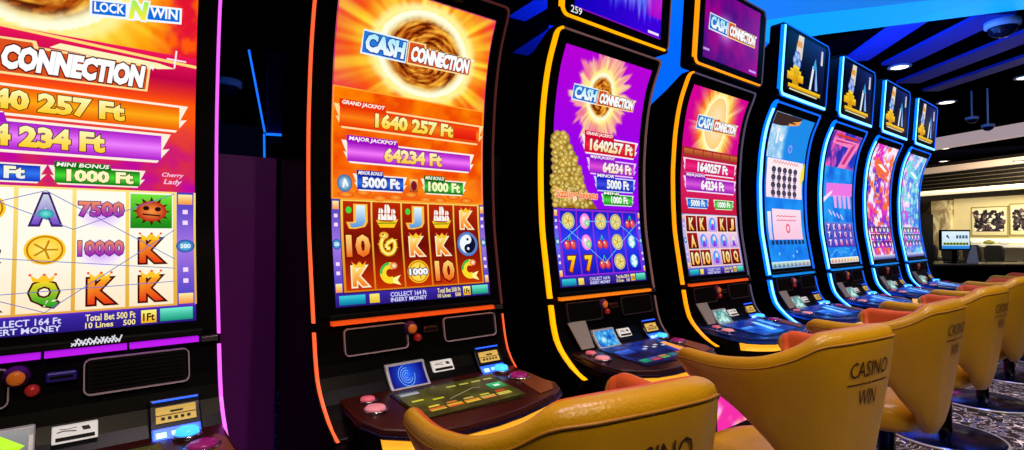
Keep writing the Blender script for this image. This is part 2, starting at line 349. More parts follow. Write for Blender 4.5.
# --- machine screens (x 0..0.61, y 0..1.08)
def paint_lion():
    c = Canvas()
    def bgf(X, Y):
        b = burst(.27, .925, .185, (255, 150, 0), (255, 240, 60), (255, 100, 0), seed=4, fade=.8)(X, Y)
        mag = mixc((210, 0, 120), (120, 0, 140), fbm(X*30, Y*30, 3))
        leaf = fbm(X*34+3, Y*26, 9)
        o = mixc(b, mixc((230, 20, 50), (255, 90, 10), (leaf-.4)*4), np.clip((X-.50)/.08, 0, 1)*np.clip((Y-.55)/.2, 0, 1)*1.2)
        o = mixc(o, mixc((255, 90, 10), (240, 20, 60), Y*3-2), np.clip((.74-Y)/.06, 0, 1))
        o = mixc(o, mixc((190, 0, 170), (230, 60, 40), fbm(X*22, Y*22, 6)*1.2-.2), np.clip((.56-Y)/.1, 0, 1))
        return o
    c.field(0, .355, .61, 1.08, 110, 120, bgf, 0)
    c.field(0, .0, .61, .355, 10, 10, lambda X, Y: mixc((110, 40, 190), (150, 60, 220), Y*3), 0)
    # lock n win badge
    c.poly([(.375, .795), (.572, .822), (.572, .865), (.375, .838)], (245, 250, 255), 3)
    c.poly([(.380, .802), (.448, .811), (.448, .843), (.380, .834)], (10, 110, 220), 4); c.poly([(.495, .817), (.567, .827), (.567, .859), (.495, .849)], (10, 110, 220), 4)
    c.text('LOCK', .384, .808, .446, .833, (255, 255, 255), z=6, bold=.03, slope=.13); c.text('WIN', .500, .823, .562, .850, (255, 255, 255), z=6, bold=.03, slope=.13)
    c.text('N', .454, .808, .490, .856, (255, 240, 60), (160, 240, 90), z=8, bold=.06, out=(240, 250, 255), ow=.07, slope=.1, shear=.15)
    for q in (-.012, 0, .014): c.line([(.472+q*.4, .868), (.474+q*1.6, .892)], .004, (120, 220, 80), 7)
    # logo below the burst
    c.rect(0, .605, .61, .735, (255, 80, 10), (240, 20, 90), z=1, cm=(190, 0, 70))
    c.poly([(0, .748), (.61, .716), (.61, .708), (0, .742)], (255, 220, 120), 3)
    logo(c, .02, .630, .495, .698, z=4)
    c.poly([(.30, .700), (.52, .690), (.56, .698), (.52, .706), (.32, .714)], (255, 245, 190), 4)
    c.line([(.54, .722), (.585, .722)], .004, (255, 240, 250), 5); c.line([(.558, .70), (.562, .748)], .004, (255, 240, 250), 5)
    plaque(c, .01, .528, .585, .592, (240, 90, 0), (255, 170, 20), '1640 257 Ft', .145, .45, 'GRAND JACKPOT', .2)
    plaque(c, .01, .440, .545, .508, (170, 20, 200), (240, 130, 255), '64 234 Ft', .17, .41, 'MAJOR JACKPOT', .22)
    plaque(c, .03, .366, .295, .405, (10, 40, 190), (50, 120, 240), '5000 Ft', .12, .26, 'MINOR', .12, tcol=((230, 235, 255), (255, 255, 200)))
    plaque(c, .305, .366, .492, .405, (0, 110, 10), (70, 220, 50), '1000 Ft', .335, .47, 'MINI BONUS', .42, tcol=((255, 240, 180), (255, 255, 200)))
    c.text('Cherry', .53, .393, .58, .408, (250, 200, 240), z=5, shear=.3); c.text('Lady', .535, .372, .575, .39, (250, 200, 240), z=5, shear=.3)
    # reels
    c.rect(0, .045, .612, .355, (230, 170, 60), (255, 230, 130), z=1)
    xs = [.035, .14, .245, .351, .458, .562]
    for a, b in zip(xs, xs[1:]): c.rect(a+.004, .050, b-.004, .350, (255, 235, 200), (255, 253, 240), z=2, cm=(255, 252, 235))
    ys = (.30, .20, .10)
    VI = ((200, 60, 220), (90, 60, 200)); OR = ((230, 60, 20), (255, 170, 40)); GR = ((30, 160, 40), (255, 220, 40))
    def nm(x, y, t):
        c.disc(x, y-.01, .045, .036, (215, 150, 255), (253, 245, 250), z=3)
        c.text(t, x-.046, y-.018, x+.046, y+.022, (150, 30, 190), (250, 150, 90), z=6, bold=.045, out=(70, 10, 120), ow=.04)
    ic_letter(c, .088, ys[0], .085, '9', *OR); ic_letter(c, .088, ys[1], .085, 'J', *GR); ic_letter(c, .088, ys[2], .085, 'A', *OR)
    ic_coin(c, .192, ys[0], .075); ic_letter(c, .192, ys[1], .085, 'Q', *GR); ic_letter(c, .192, ys[2], .085, 'K', *GR)
    ic_letter(c, .298, ys[0], .085, 'A', (120, 70, 200), (205, 215, 225), crown=False, out=(60, 30, 110)); c.disc(.298, ys[0]-.012, .016, .012, (120, 240, 230), (20, 150, 160), z=9, n=8); ic_coin(c, .298, ys[1], .08); ic_letter(c, .298, ys[2], .085, 'Q', *GR)
    nm(.405, ys[0], '7500'); nm(.405, ys[1], '10000'); ic_letter(c, .405, ys[2], .085, 'K', *OR)
    x = .510; y = ys[0]
    c.rect(x-.046, y-.046, x+.046, y+.046, (20, 130, 20), (120, 230, 60), z=3)
    for k in range(12):
        a = k*PI/6; c.poly([(x+.03*math.cos(a-.15), y+.028*math.sin(a-.15)), (x+.043*math.cos(a), y+.04*math.sin(a)), (x+.03*math.cos(a+.15), y+.028*math.sin(a+.15))], (60, 20, 10), 4)
    c.disc(x, y, .034, .028, (255, 150, 70), (180, 20, 10), z=5); c.disc(x-.012, y+.008, .007, .006, (40, 10, 10), z=6); c.disc(x+.014, y+.006, .007, .006, (40, 10, 10), z=6); c.line([(x-.02, y-.008), (x+.02, y-.012)], .004, (60, 10, 10), z=6)
    ic_letter(c, .510, ys[1], .085, 'K', *OR); ic_letter(c, .510, ys[2], .085, 'K', *OR)
    for P in (((.035, .25), (.298, .345), (.562, .17)), ((.035, .16), (.30, .05), (.562, .25)), ((.035, .20), (.562, .145)), ((.14, .35), (.35, .25), (.562, .35)), ((.035, .09), (.562, .11))):
        c.line(P, .0018, (110, 110, 190), z=9)
    siderail(c, .567, .607); bottombar(c)
    return c
def paint_dragon():
    c = Canvas()
    c.field(0, .73, .61, 1.08, 110, 90, burst(.33, .895, .185, (250, 95, 0), (255, 215, 40), (225, 0, 150), seed=2, ew=.80), 0)
    c.field(0, .355, .61, .735, 40, 40, lambda X, Y: mixc(mixc((240, 70, 0), (255, 130, 0), fbm(X*25, Y*25, 2)*2-.5), (255, 160, 60), (Y < .45)*.25), 0)
    c.frame(.004, .358, .606, .732, .005, (255, 160, 40), z=2)
    logo(c, .095, .862, .525, .925, z=5)
    plaque(c, .012, .602, .603, .668, (235, 50, 0), (255, 130, 20), '1640 257 Ft', .150, .468, 'GRAND JACKPOT', .185, frame=(255, 220, 150))
    c.rect(.47, .612, .575, .655, (220, 20, 10), (250, 60, 20), z=8)
    plaque(c, .040, .486, .562, .550, (160, 10, 190), (245, 120, 250), '64234 Ft', .185, .420, 'MAJOR JACKPOT', .235, tcol=((255, 190, 60), (255, 255, 200)))
    plaque(c, .078, .392, .270, .440, (10, 30, 160), (40, 110, 230), '5000 Ft', .105, .245, 'MINOR BONUS', .18, tcol=((230, 235, 255), (255, 255, 255)))
    plaque(c, .335, .392, .525, .440, (0, 100, 10), (60, 210, 60), '1000 Ft', .36, .50, 'MINI BONUS', .43, tcol=((230, 255, 180), (255, 255, 200)))
    c.rect(.285, .392, .318, .44, (180, 60, 20), (255, 210, 120), z=5); c.disc(.302, .416, .012, .018, (120, 20, 40), z=6)
    c.disc(.045, .41, .026, .03, (190, 230, 255), (20, 100, 150), z=4); c.line([(.04, .395), (.045, .425), (.055, .4)], .006, (255, 255, 255), 6)
    for k in range(9): c.disc(.05+k*.06, .372+.01*math.sin(k*2), .03, .012, (255, 170, 60), (235, 80, 0), z=2, n=10)
    c.rect(0, .0, .612, .357, (40, 10, 60), (70, 20, 80), z=1)
    xs = [.035, .138, .250, .359, .469, .583]
    c.rect(.030, .046, .588, .355, (220, 130, 20), (255, 210, 90), z=2)
    for a, b in zip(xs, xs[1:]): c.rect(a+.003, .051, b-.003, .350, (200, 50, 0), (190, 40, 0), z=3, cm=(110, 8, 0))
    T = 'JsJsK', 'tdKKy', 'Kkc0k'
    for r, y in enumerate((.300, .200, .103)):
        for k, ch in enumerate(T[r]):
            x = (xs[k]+xs[k+1])/2; h = .088
            if ch == 'J': ic_letter(c, x, y, h, 'J', (90, 150, 220), (230, 250, 255), crown=False, out=(255, 190, 60)); c.disc(x-.03, y+.02, .010, .012, (60, 220, 60), z=8, n=8)
            if ch == 's': ic_ship(c, x, y, h)
            if ch == 'K': ic_letter(c, x, y, h, 'K', (250, 120, 20), (255, 230, 120), out=(255, 240, 200), crown=True)
            if ch in 't0': ic_letter(c, x, y, h, '10', (240, 100, 20), (255, 220, 120), crown=False, out=(120, 10, 0))
            if ch == 'd': ic_dragon(c, x, y, h)
            if ch == 'y': ic_yy(c, x, y, .095)
            if ch == 'k': ic_koi(c, x, y, h)
            if ch == 'c': ic_coin(c, x, y, .09, '1000')
    siderail(c, .0, .027); siderail(c, .590, .612); bottombar(c)
    c.frame(.002, .002, .610, 1.078, .003, (200, 40, 120), z=1)
    return c
def paint_fruit():
    c = Canvas()
    def bgf(X, Y):
        R = np.hypot(X-.29, (Y-.90)/1.25); A = np.arctan2((Y-.90)/1.25, X-.29)
        sp = vnoise(A*9+40, R*5, 3)*.6+.4*vnoise(A*22+10, R*3, 8)
        edge = .10+.13*sp
        b = burst(.29, .90, .092, (240, 110, 150), (255, 230, 160), (235, 120, 200), seed=6, ew=1.2, fade=.5)(X, Y)
        base = mixc((150, 0, 235), (185, 0, 215), Y*2-1.2)
        return mixc(b, base, np.clip((R-edge)/.02, 0, 1))
    c.field(0, .36, .61, 1.08, 110, 130, bgf, 0)
    logo(c, .10, .868, .530, .925, z=5)
    # heap of gold coins at the left
    rnd = random.Random(5)
    def pile(X, Y): return mixc((120, 80, 10), (240, 190, 60), fbm(X*60, Y*60, 5)*2.2-.6)
    for k in range(34):
        ya = .36+k*.01; xm = float(np.interp(ya, [.36, .45, .58, .70], [.29, .21, .16, .07])); c.poly([(0, ya), (xm, ya), (xm*.98, ya+.0102), (0, ya+.0102)], (150, 100, 20), 2)
    for k in range(260):
        y = .37+rnd.random()*.33; xm = np.interp(y, [.36, .45, .58, .70], [.29, .21, .16, .07]); x = rnd.random()*xm
        g = rnd.random(); c.disc(x, y, .020, .012+.006*rnd.random(), (255, 235, 130), (110+70*g, 70+60*g, 5), n=10, z=3+(k % 4)); 
    plaque(c, .185, .632, .590, .706, (210, 0, 50), (240, 40, 60), '1640257 Ft', .235, .555, 'GRAND JACKPOT', .40, frame=(255, 235, 245), tcol=((255, 220, 150), (255, 255, 255)))
    plaque(c, .225, .535, .585, .600, (150, 20, 200), (230, 80, 220), '64234 Ft', .33, .55, 'MAJOR JACKPOT', .42, frame=(240, 200, 255), tcol=((255, 230, 200), (255, 255, 255)))
    plaque(c, .275, .455, .580, .515, (20, 30, 190), (60, 80, 230), '5000 Ft', .36, .53, 'MINOR', .42, frame=(200, 220, 255), tcol=((220, 235, 255), (255, 255, 255)))
    plaque(c, .325, .385, .565, .432, (0, 120, 20), (80, 220, 70), '1000 Ft', .39, .52, 'MINI', .45, frame=(200, 255, 200), tcol=((230, 255, 230), (255, 255, 255)))
    c.text('Sizzling Sevens', .01, .395, .29, .445, (255, 60, 20), (255, 160, 60), z=8, bold=.03, out=(255, 235, 200), ow=.04, shear=.15)
    c.rect(0, 0, .612, .357, (70, 30, 190), (120, 50, 220), z=1)
    c.rect(.028, .046, .590, .352, (150, 40, 220), (150, 40, 220), z=2)
    xs = np.linspace(.034, .584, 6)
    for a, b in zip(xs, xs[1:]): c.rect(a+.004, .052, b-.004, .347, (20, 20, 190), (30, 30, 200), z=3, cm=(50, 60, 250))
    T = 'cgcch', 'hghcs', '77hcs'
    for r, y in enumerate((.300, .200, .103)):
        for k, ch in enumerate(T[r]):
            x = (xs[k]+xs[k+1])/2; h = .085
            if ch == 'c': ic_coin(c, x, y, h, base=(210, 210, 150))
            if ch == 'g': ic_gem(c, x, y, h)
            if ch == 'h': ic_cherry(c, x, y, h)
            if ch == 's': ic_gem(c, x, y, h*.9, (20, 160, 230), (40, 220, 150)); c.text('$', x-.02, y-.03, x+.02, y+.03, (230, 255, 255), z=7, bold=.03)
            if ch == '7': ic_letter(c, x, y, h, '7', (255, 120, 0), (255, 230, 40), crown=False, out=(120, 20, 0))
    for P in (((.03, .30), (.31, .10), (.59, .30)), ((.03, .2), (.2, .3), (.42, .3), (.59, .2))): c.line(P, .0025, (120, 220, 240), z=9)
    siderail(c, .0, .024, (50, 40, 200), (120, 120, 255)); siderail(c, .594, .612, (50, 40, 200), (120, 120, 255)); bottombar(c)
    return c
def paint_ruby():
    c = Canvas()
    c.field(0, .36, .61, 1.08, 90, 120, burst(.31, .90, .12, (250, 110, 20), (255, 235, 150), (215, 0, 150), core=(200, 50, 20), seed=8, ew=1.35, fade=1.9), 0)
    c.rect(0, .36, .61, .745, (200, 20, 60), (170, 30, 40), z=1, cm=(220, 30, 110))
    c.disc(.31, .905, .11, .15, (255, 235, 200), (255, 210, 120), z=1)
    c.disc(.31, .96, .07, .05, (200, 40, 30), (255, 180, 120), z=2); c.disc(.31, .82, .05, .05, (200, 60, 30), (255, 200, 120), z=2)
    logo(c, .12, .865, .55, .930, z=5, cash=((0, 0, 0), (190, 240, 255)))
    for k in range(6): c.rect(.02+k*.1, .70, .11+k*.1, .735, (150, 60, 30), (210, 110, 60), z=3)
    plaque(c, .02, .600, .60, .675, (210, 0, 90), (240, 40, 130), '1640257 Ft', .16, .50, None, frame=(255, 220, 240), tcol=((255, 240, 250), (255, 255, 255)))
    plaque(c, .03, .495, .60, .570, (150, 20, 180), (220, 90, 220), '64234 Ft', .20, .46, 'MAJOR JACKPOT', .25, frame=(255, 220, 250), tcol=((255, 240, 250), (255, 255, 255)))
    plaque(c, .05, .395, .28, .445, (10, 60, 190), (50, 150, 250), '5000 Ft', .09, .24, None, frame=(200, 230, 255), tcol=((220, 240, 255), (255, 255, 255)))
    plaque(c, .34, .395, .57, .445, (0, 130, 30), (100, 230, 90), '1000 Ft', .38, .53, None, frame=(220, 255, 200), tcol=((230, 255, 230), (255, 255, 255)))
    c.rect(0, 0, .612, .357, (150, 130, 210), (190, 180, 230), z=1)
    c.rect(.028, .046, .596, .352, (235, 200, 200), (250, 230, 220), z=2)
    xs = np.linspace(.032, .592, 6); T = 'KKbKJ', 'Abbbw', '00b0Q'
    for r, y in enumerate((.300, .200, .100)):
        for k, ch in enumerate(T[r]):
            x = (xs[k]+xs[k+1])/2; h = .085; u = ch in 'bw'
            c.rect(xs[k]+.004, y-.046, xs[k+1]-.004, y+.046, (190, 150, 230) if u else (90, 5, 10), (240, 210, 240) if u else (170, 20, 20), z=3)
            if ch == 'b': ic_lady(c, x, y, h)
            elif ch == 'w': ic_lady(c, x, y, h, (240, 190, 220))
            else: ic_letter(c, x, y, h, {'0': '10'}.get(ch, ch), (255, 170, 60), (255, 245, 190), crown=False, out=(60, 0, 0))
    siderail(c, .0, .024, (150, 140, 220), (210, 200, 250)); bottombar(c, base=(90, 80, 200))
    return c
def paint_blocks():
    c = Canvas()
    c.field(0, 0, .61, 1.08, 40, 70, lambda X, Y: mixc((20, 110, 230), (30, 150, 250), fbm(X*9, Y*9, 4)*2-.5), 0)
    c.field(0, .78, .61, 1.08, 40, 30, lambda X, Y: mixc(mixc((230, 240, 250), (120, 190, 240), fbm(X*30, Y*30, 8)*2-.5), (30, 140, 235), np.clip((X-.2)/.06, 0, 1)), 1)
    c.poly([(0, 1.0), (.0, 1.078), (.42, 1.078), (.30, 1.02), (.12, 1.0)], (60, 40, 40), 2); c.poly([(.22, 1.03), (.40, 1.06), (.38, 1.03), (.24, 1.01)], (250, 160, 80), 3)
    c.rect(.10, .88, .125, .98, (240, 245, 255), z=4); c.rect(.15, .90, .20, .93, (240, 245, 255), z=4); c.ring(.34, .86, .02, .028, (190, 160, 240), z=4)
    c.rect(.02, .50, .585, .775, (250, 225, 235), (255, 240, 245), z=3)
    for k in range(9): c.line([(.10+k*.045, .743), (.122+k*.045, .765), (.145+k*.045, .745)], .007, (240, 110, 120), 5)
    for r in range(4):
        for k in range(5):
            x, y = .12+k*.085, .70-r*.055
            c.disc(x, y, .033, .022, (90, 80, 110), (30, 30, 60), n=10, z=5); c.disc(x, y-.024, .024, .010, (190, 160, 200), (90, 80, 120), n=8, z=6)
    c.poly([(.55, .60), (.61, .66), (.61, .78), (.55, .70)], (250, 230, 60), 4)
    c.rect(.10, .20, .56, .42, (250, 200, 225), (255, 225, 240), z=3); c.rect(.03, .20, .08, .40, (200, 200, 240), (240, 240, 255), z=3)
    for k in range(2): c.line([(.16+j*.028, .365-k*.03+.008*(j % 2)) for j in range(12)], .006, (230, 70, 100), 5)
    c.ring(.33, .28, .02, .035, (240, 90, 110), z=5)
    for k in range(9): c.rect(.05+k*.06, .165, .09+k*.06, .195, (20, 40, 90), (30, 60, 120), z=3)
    for x, y in ((.14, .10), (.42, .11), (.35, .08)): c.disc(x, y, .012, .012, (190, 240, 255), (60, 170, 250), z=3)
    c.rect(0, 0, .61, .045, (120, 170, 220), (220, 240, 250), z=3)
    for k in range(9): c.rect(.02+k*.065, .008, .06+k*.065, .036, (30+20*k, 90, 140), (180, 220, 160), z=4)
    return c
def paint_sevens():
    c = Canvas()
    c.field(0, 0, .61, 1.08, 40, 70, lambda X, Y: mixc((15, 100, 225), (40, 160, 250), fbm(X*8, Y*8, 14)*2-.5), 0)
    c.field(0, .80, .61, 1.08, 50, 40, lambda X, Y: mixc(mixc((60, 30, 160), (30, 60, 200), X*2), (230, 90, 190), (fbm(X*12+2, Y*9, 3)-.45)*5), 1)
    c.poly([(.05, 1.03), (.58, 1.03), (.58, .985), (.40, .80), (.24, .80), (.40, .975), (.05, .985)], (250, 130, 190), 3)
    c.poly([(.10, 1.015), (.53, 1.015), (.36, .815), (.29, .815), (.46, .995), (.10, .995)], (200, 50, 130), 4)
    c.poly([(.05, 1.06), (.5, 1.06), (.6, 1.04), (.1, 1.04)], (220, 60, 40), 3)
    c.poly([(.05, .55), (.60, .57), (.60, .68), (.05, .66)], (240, 120, 230), 3); 
    for k in range(4): c.poly([(.22+k*.1, .46), (.27+k*.1, .46), (.26+k*.1, .57), (.19+k*.1, .57)], (230, 170, 240), 4)
    c.poly([(.0, .50), (.2, .60), (.22, .63), (.0, .54)], (245, 230, 255), 4)
    for k in range(4): c.line([(.10+k*.08, .44-k*.012), (.15+k*.08, .40-k*.012)], .012, (255, 210, 240), 4)
    rnd = random.Random(3)
    c.rect(.0, .13, .61, .34, (60, 60, 200), (90, 140, 230), z=2)
    for r in range(3):
        for k in range(5):
            x, y = .07+k*.115, .30-r*.065; cc = [(240, 60, 90), (250, 200, 240), (120, 230, 250), (255, 120, 200)][rnd.randrange(4)]
            c.rect(x-.05, y-.029, x+.05, y+.029, (40, 60, 180), (120, 80, 200), z=3); c.text(rnd.choice('7AKQ7B'), x-.025, y-.025, x+.025, y+.025, cc, (255, 240, 250), z=5, bold=.04)
    for k in range(8): c.line([(.02+k*.07, .06+.03*(k % 3)), (.09+k*.07, .08+.03*(k % 2))], .01, (90, 180, 250), z=3)
    c.rect(0, 0, .61, .045, (200, 210, 220), (250, 250, 240), z=3)
    for k in range(9): c.rect(.02+k*.065, .008, .06+k*.065, .036, (230, 90+12*k, 90), (230, 210, 160), z=4)
    return c
def paint_swirl(seed, pal, top):
    c = Canvas()
    def fn(X, Y):
        a = fbm(X*5+fbm(X*6, Y*6, seed)*3, Y*4, seed+1); b = fbm(X*8, Y*7+5, seed+2); d = fbm(X*24, Y*24, seed+9)
        o = mixc(pal[0], pal[1], (a-.32)*4); o = mixc(o, pal[2], (b-.5)*7); o = mixc(o, pal[3], (fbm(X*11+9, Y*18, seed+5)-.52)*8)
        return mixc(o, (255, 255, 255), (d-.62)*6)
    c.field(0, 0, .61, 1.08, 60, 110, fn, 0)
    c.poly([(.08, .90), (.5, .80), (.55, .86), (.12, .97)], pal[3], 3); c.poly([(.16, .91), (.44, .84), (.46, .86), (.18, .94)], (255, 255, 255), 4)
    rnd = random.Random(seed)
    for r in range(3):
        for k in range(5):
            x, y = .08+k*.112, .28-r*.07; cc = [(255, 60, 160), (255, 240, 90), (110, 230, 255), (255, 150, 60)][rnd.randrange(4)]
            c.rect(x-.052, y-.032, x+.052, y+.032, pal[rnd.randrange(2)], (30, 30, 110), z=3); ic_gem(c, x, y, .055, cc, (255, 255, 255))
    c.rect(0, 0, .61, .04, (60, 70, 160), (220, 220, 240), z=3)
    return c
# --- topper screens (x 0..0.60, y 0..0.38)
def topper_wave():
    c = Canvas()
    def fn(X, Y):
        n = vnoise(X*70, 0*Y+3, 2); base = mixc((20, 0, 190), (60, 0, 220), X*2)
        bar = np.clip((Y-(.03+.09*n))*14, 0, 1)*np.clip((X-.12)*8, 0, 1)
        o = mixc(base, mixc((90, 140, 255), (200, 220, 255), fbm(X*30, Y*12, 3)*2-.7), bar*.8)
        return mixc(o, (200, 0, 200), np.clip((X-.46)*14, 0, 1)*(Y > .1)*.8)
    c.field(0, 0, .6, .38, 90, 30, fn, 0)
    c.rect(.0, .0, .6, .005, (150, 20, 180), z=2); c.rect(.50, .012, .585, .024, (240, 200, 255), (255, 240, 255), z=3)
    return c
def topper_cash():
    c = Canvas()
    def fn(X, Y):
        R = np.hypot(X-.22, (Y-.19)*1.2); o = mixc((70, 10, 130), (150, 0, 140), fbm(X*8, Y*8, 5)*2-.4)
        o = mixc(o, (220, 30, 170), (X-.35)*1.6); return mixc(o, (240, 220, 255), np.clip(1-R/.13, 0, 1)**1.5)
    c.field(0, 0, .6, .38, 50, 34, fn, 0); logo(c, .05, .165, .55, .235, z=4, cash=((0, 0, 0), (150, 230, 255)))
    c.rect(.50, .015, .585, .027, (200, 160, 255), z=3); c.rect(.0, .04, .06, .052, (200, 150, 230), z=3)
    return c
def topper_maze():
    c = Canvas()
    c.field(0, 0, .6, .38, 30, 20, lambda X, Y: mixc((4, 6, 26), (25, 50, 130), np.clip((X-.15)*1.2+(Y-.2)*2.2, 0, .8)), 0)
    c.poly([(.12, .24), (.16, .38), (.24, .38), (.22, .22)], (225, 215, 200), 2); c.poly([(.13, .30), (.22, .30), (.21, .34), (.15, .34)], (230, 160, 60), 3)
    for a in range(7): c.disc(.15+.035*math.cos(a), .20+.045*math.sin(a), .028, .032, (210, 230, 255), (40, 90, 200), z=3, n=10)
    c.disc(.15, .20, .028, .03, (30, 40, 110), (140, 190, 255), z=5, n=10)
    Yl = ((255, 215, 40), (220, 150, 10))
    for x0, y0, x1, y1 in ((.10, .03, .19, .17), (.02, .07, .26, .12), (.06, .11, .22, .145), (.04, .02, .55, .045)): c.rect(x0, y0, x1, y1, Yl[1], Yl[0], z=4)
    c.rect(.06, .005, .5, .014, (230, 225, 180), z=5)
    for k in range(4): c.rect(.115+.02*k, .05, .12+.02*k, .15, (120, 70, 0), z=5)
    c.poly([(.36, .05), (.39, .05), (.43, .22), (.40, .22)], (230, 245, 255), 4); c.poly([(.46, .06), (.50, .06), (.46, .22), (.44, .22)], (150, 190, 255), 4)
    c.poly([(.40, .20), (.47, .20), (.44, .28)], (60, 160, 220), 5); c.disc(.44, .16, .014, .05, (20, 30, 90), z=5, n=10)
    c.rect(.53, .25, .56, .35, (240, 235, 220), (200, 200, 230), z=4)
    return c

# ------------------------------------------------------------------ slot machine
PROF = [(1.61,2.045),(1.640,1.975),(1.673,1.90),(1.698,1.79),(1.713,1.69),(1.727,1.50),(1.7255,1.33),(1.717,1.168),(1.693,1.018),(1.668,.87),(1.643,.736),(1.613,.666),(1.572,.632),(1.509,.587),(1.465,.569)]
_pz = np.array([p[1] for p in PROF])[::-1]; _py = np.array([p[0] for p in PROF])[::-1]
FRONT = 1.72; W2 = .385
def fy(z):
    s = 0
    for d in (-.035, 0, .035): s += np.interp(z+d, _pz, _py)
    return float(s/3)-FRONT if .62 < z < 2.0 else float(np.interp(z, _pz, _py))-FRONT
def X(x): return x-W2
def slab(name, x0, x1, z0, z1, front, back, m, parent, bev=0, n=None):
    """a sheet that follows the curved cabinet front; front/back are offsets towards/away from the player"""
    bm = bmesh.new(); n = n or max(4, int((z1-z0)/.015)); R = []
    for i in range(n+1):
        z = z0+(z1-z0)*i/n; y = fy(z)
        R.append([bm.verts.new(p) for p in ((X(x0), y-front, z), (X(x1), y-front, z), (X(x1), y+back, z), (X(x0), y+back, z))])
    for A, B in zip(R, R[1:]):
        for k in range(4): bm.faces.new((A[k], A[(k+1) % 4], B[(k+1) % 4], B[k]))
    bm.faces.new(R[0][::-1]); bm.faces.new(R[-1])
    o = obj_from_bm(name, bm, m, parent)
    if bev: bevel(o, bev, 2, 50)
    return o
def ribbon_bm(bm, path, wd, front, back, yf=fy, closed=False):
    """flat strip along an (x,z) path on the cabinet front"""
    N = len(path); R = []
    for i in range(N):
        a = path[(i-1) % N] if (i > 0 or closed) else path[i]; b = path[(i+1) % N] if (i < N-1 or closed) else path[i]
        dx, dz = b[0]-a[0], b[1]-a[1]; l = math.hypot(dx, dz) or 1; nx, nz = -dz/l*wd/2, dx/l*wd/2
        w_ = path[i][2] if len(path[i]) > 2 else 1
        p = (path[i][0]+nx*w_, path[i][1]+nz*w_); q = (path[i][0]-nx*w_, path[i][1]-nz*w_)
        R.append([bm.verts.new(t) for t in ((X(p[0]), yf(p[1])-front, p[1]), (X(q[0]), yf(q[1])-front, q[1]), (X(q[0]), yf(q[1])+back, q[1]), (X(p[0]), yf(p[1])+back, p[1]))])
    for i in range(N if closed else N-1):
        A, B = R[i], R[(i+1) % N]
        for k in range(4): bm.faces.new((A[k], A[(k+1) % 4], B[(k+1) % 4], B[k]))
    if not closed: bm.faces.new(R[0][::-1]); bm.faces.new(R[-1])
    bmesh.ops.recalc_face_normals(bm, faces=bm.faces)
def ribbon(name, path, wd, front, back, m, parent, yf=fy, closed=False):
    bm = bmesh.new(); ribbon_bm(bm, path, wd, front, back, yf, closed); return obj_from_bm(name, bm, m, parent)
def roundrect(x0, x1, z0, z1, r, n=4):
    P = []
    for cx, cz, a in ((x1-r, z1-r, 0), (x0+r, z1-r, 90), (x0+r, z0+r, 180), (x1-r, z0+r, 270)):
        for k in range(n+1):
            t = math.radians(a+90*k/n); P.append((cx+r*math.cos(t), cz+r*math.sin(t)))
    return P
def vline(x, z0, z1, n=24): return [(x, z0+(z1-z0)*k/n) for k in range(n+1)]

def led(name, rgb, es): return mat(name, rgb, .3, emit=rgb, es=es, vary=0)
DECK = [(.07,1.66),(.068,1.42),(.095,1.345),(.16,1.295),(.23,1.262),(.32,1.248),(.42,1.246),(.52,1.256),(.61,1.275),(.69,1.295),(.75,1.325),(.775,1.375),(.755,1.43),(.752,1.66)]
def dz(y): return .612+(y-1.25)*.10          # deck top height
def deck_slab(name, pts, z_off0, z_off1, m, parent, bev=.006):
    bm = bmesh.new()
    A = [bm.verts.new((X(x), y-FRONT, dz(y)+z_off0)) for x, y in pts]; B = [bm.verts.new((X(x), y-FRONT, dz(y)+z_off1)) for x, y in pts]
    bm.faces.new(A); bm.faces.new(B)
    for i in range(len(pts)): bm.faces.new((A[i], B[i], B[(i+1) % len(pts)], A[(i+1) % len(pts)]))
    bmesh.ops.recalc_face_normals(bm, faces=bm.faces)
    o = obj_from_bm(name, bm, m, parent)
    if bev: bevel(o, bev, 3, 30)
    return o
def deck_pos(x, y, d): return (X(x), y-FRONT, dz(y)+.002+d)

def button(name, x, y, r, h, m, parent, z0=None, sub=None):
    bm = bmesh.new(); z = dz(y) if z0 is None else z0
    add_lathe(bm, [(r*1.0, 0), (r*1.0, h*.7), (r*.85, h), (r*.3, h*1.12), (.001, h*1.14)], (X(x), y-FRONT, z), 20)
    o = obj_from_bm(name, bm, m, parent, True)
    bm = bmesh.new(); add_lathe(bm, [(r*1.28, -.001), (r*1.28, h*.35), (r*1.05, h*.45), (r*1.05, -.001)], (X(x), y-FRONT, z), 20)
    obj_from_bm('button_ring', bm, CHROME, o, True)
    return o

SIDE = [(1.47,.555),(1.53,.49),(1.53,0.0),(2.0,0.0),(2.0,1.2),(1.985,1.62),(1.93,1.80),(1.86,1.905),(1.76,1.965),(1.66,2.035)]
def side_poly():
    P = [(fy(z)+.006, z) for z in np.linspace(2.04, .569, 44)]
    P = P+[(y-FRONT, z) for y, z in SIDE]
    return P

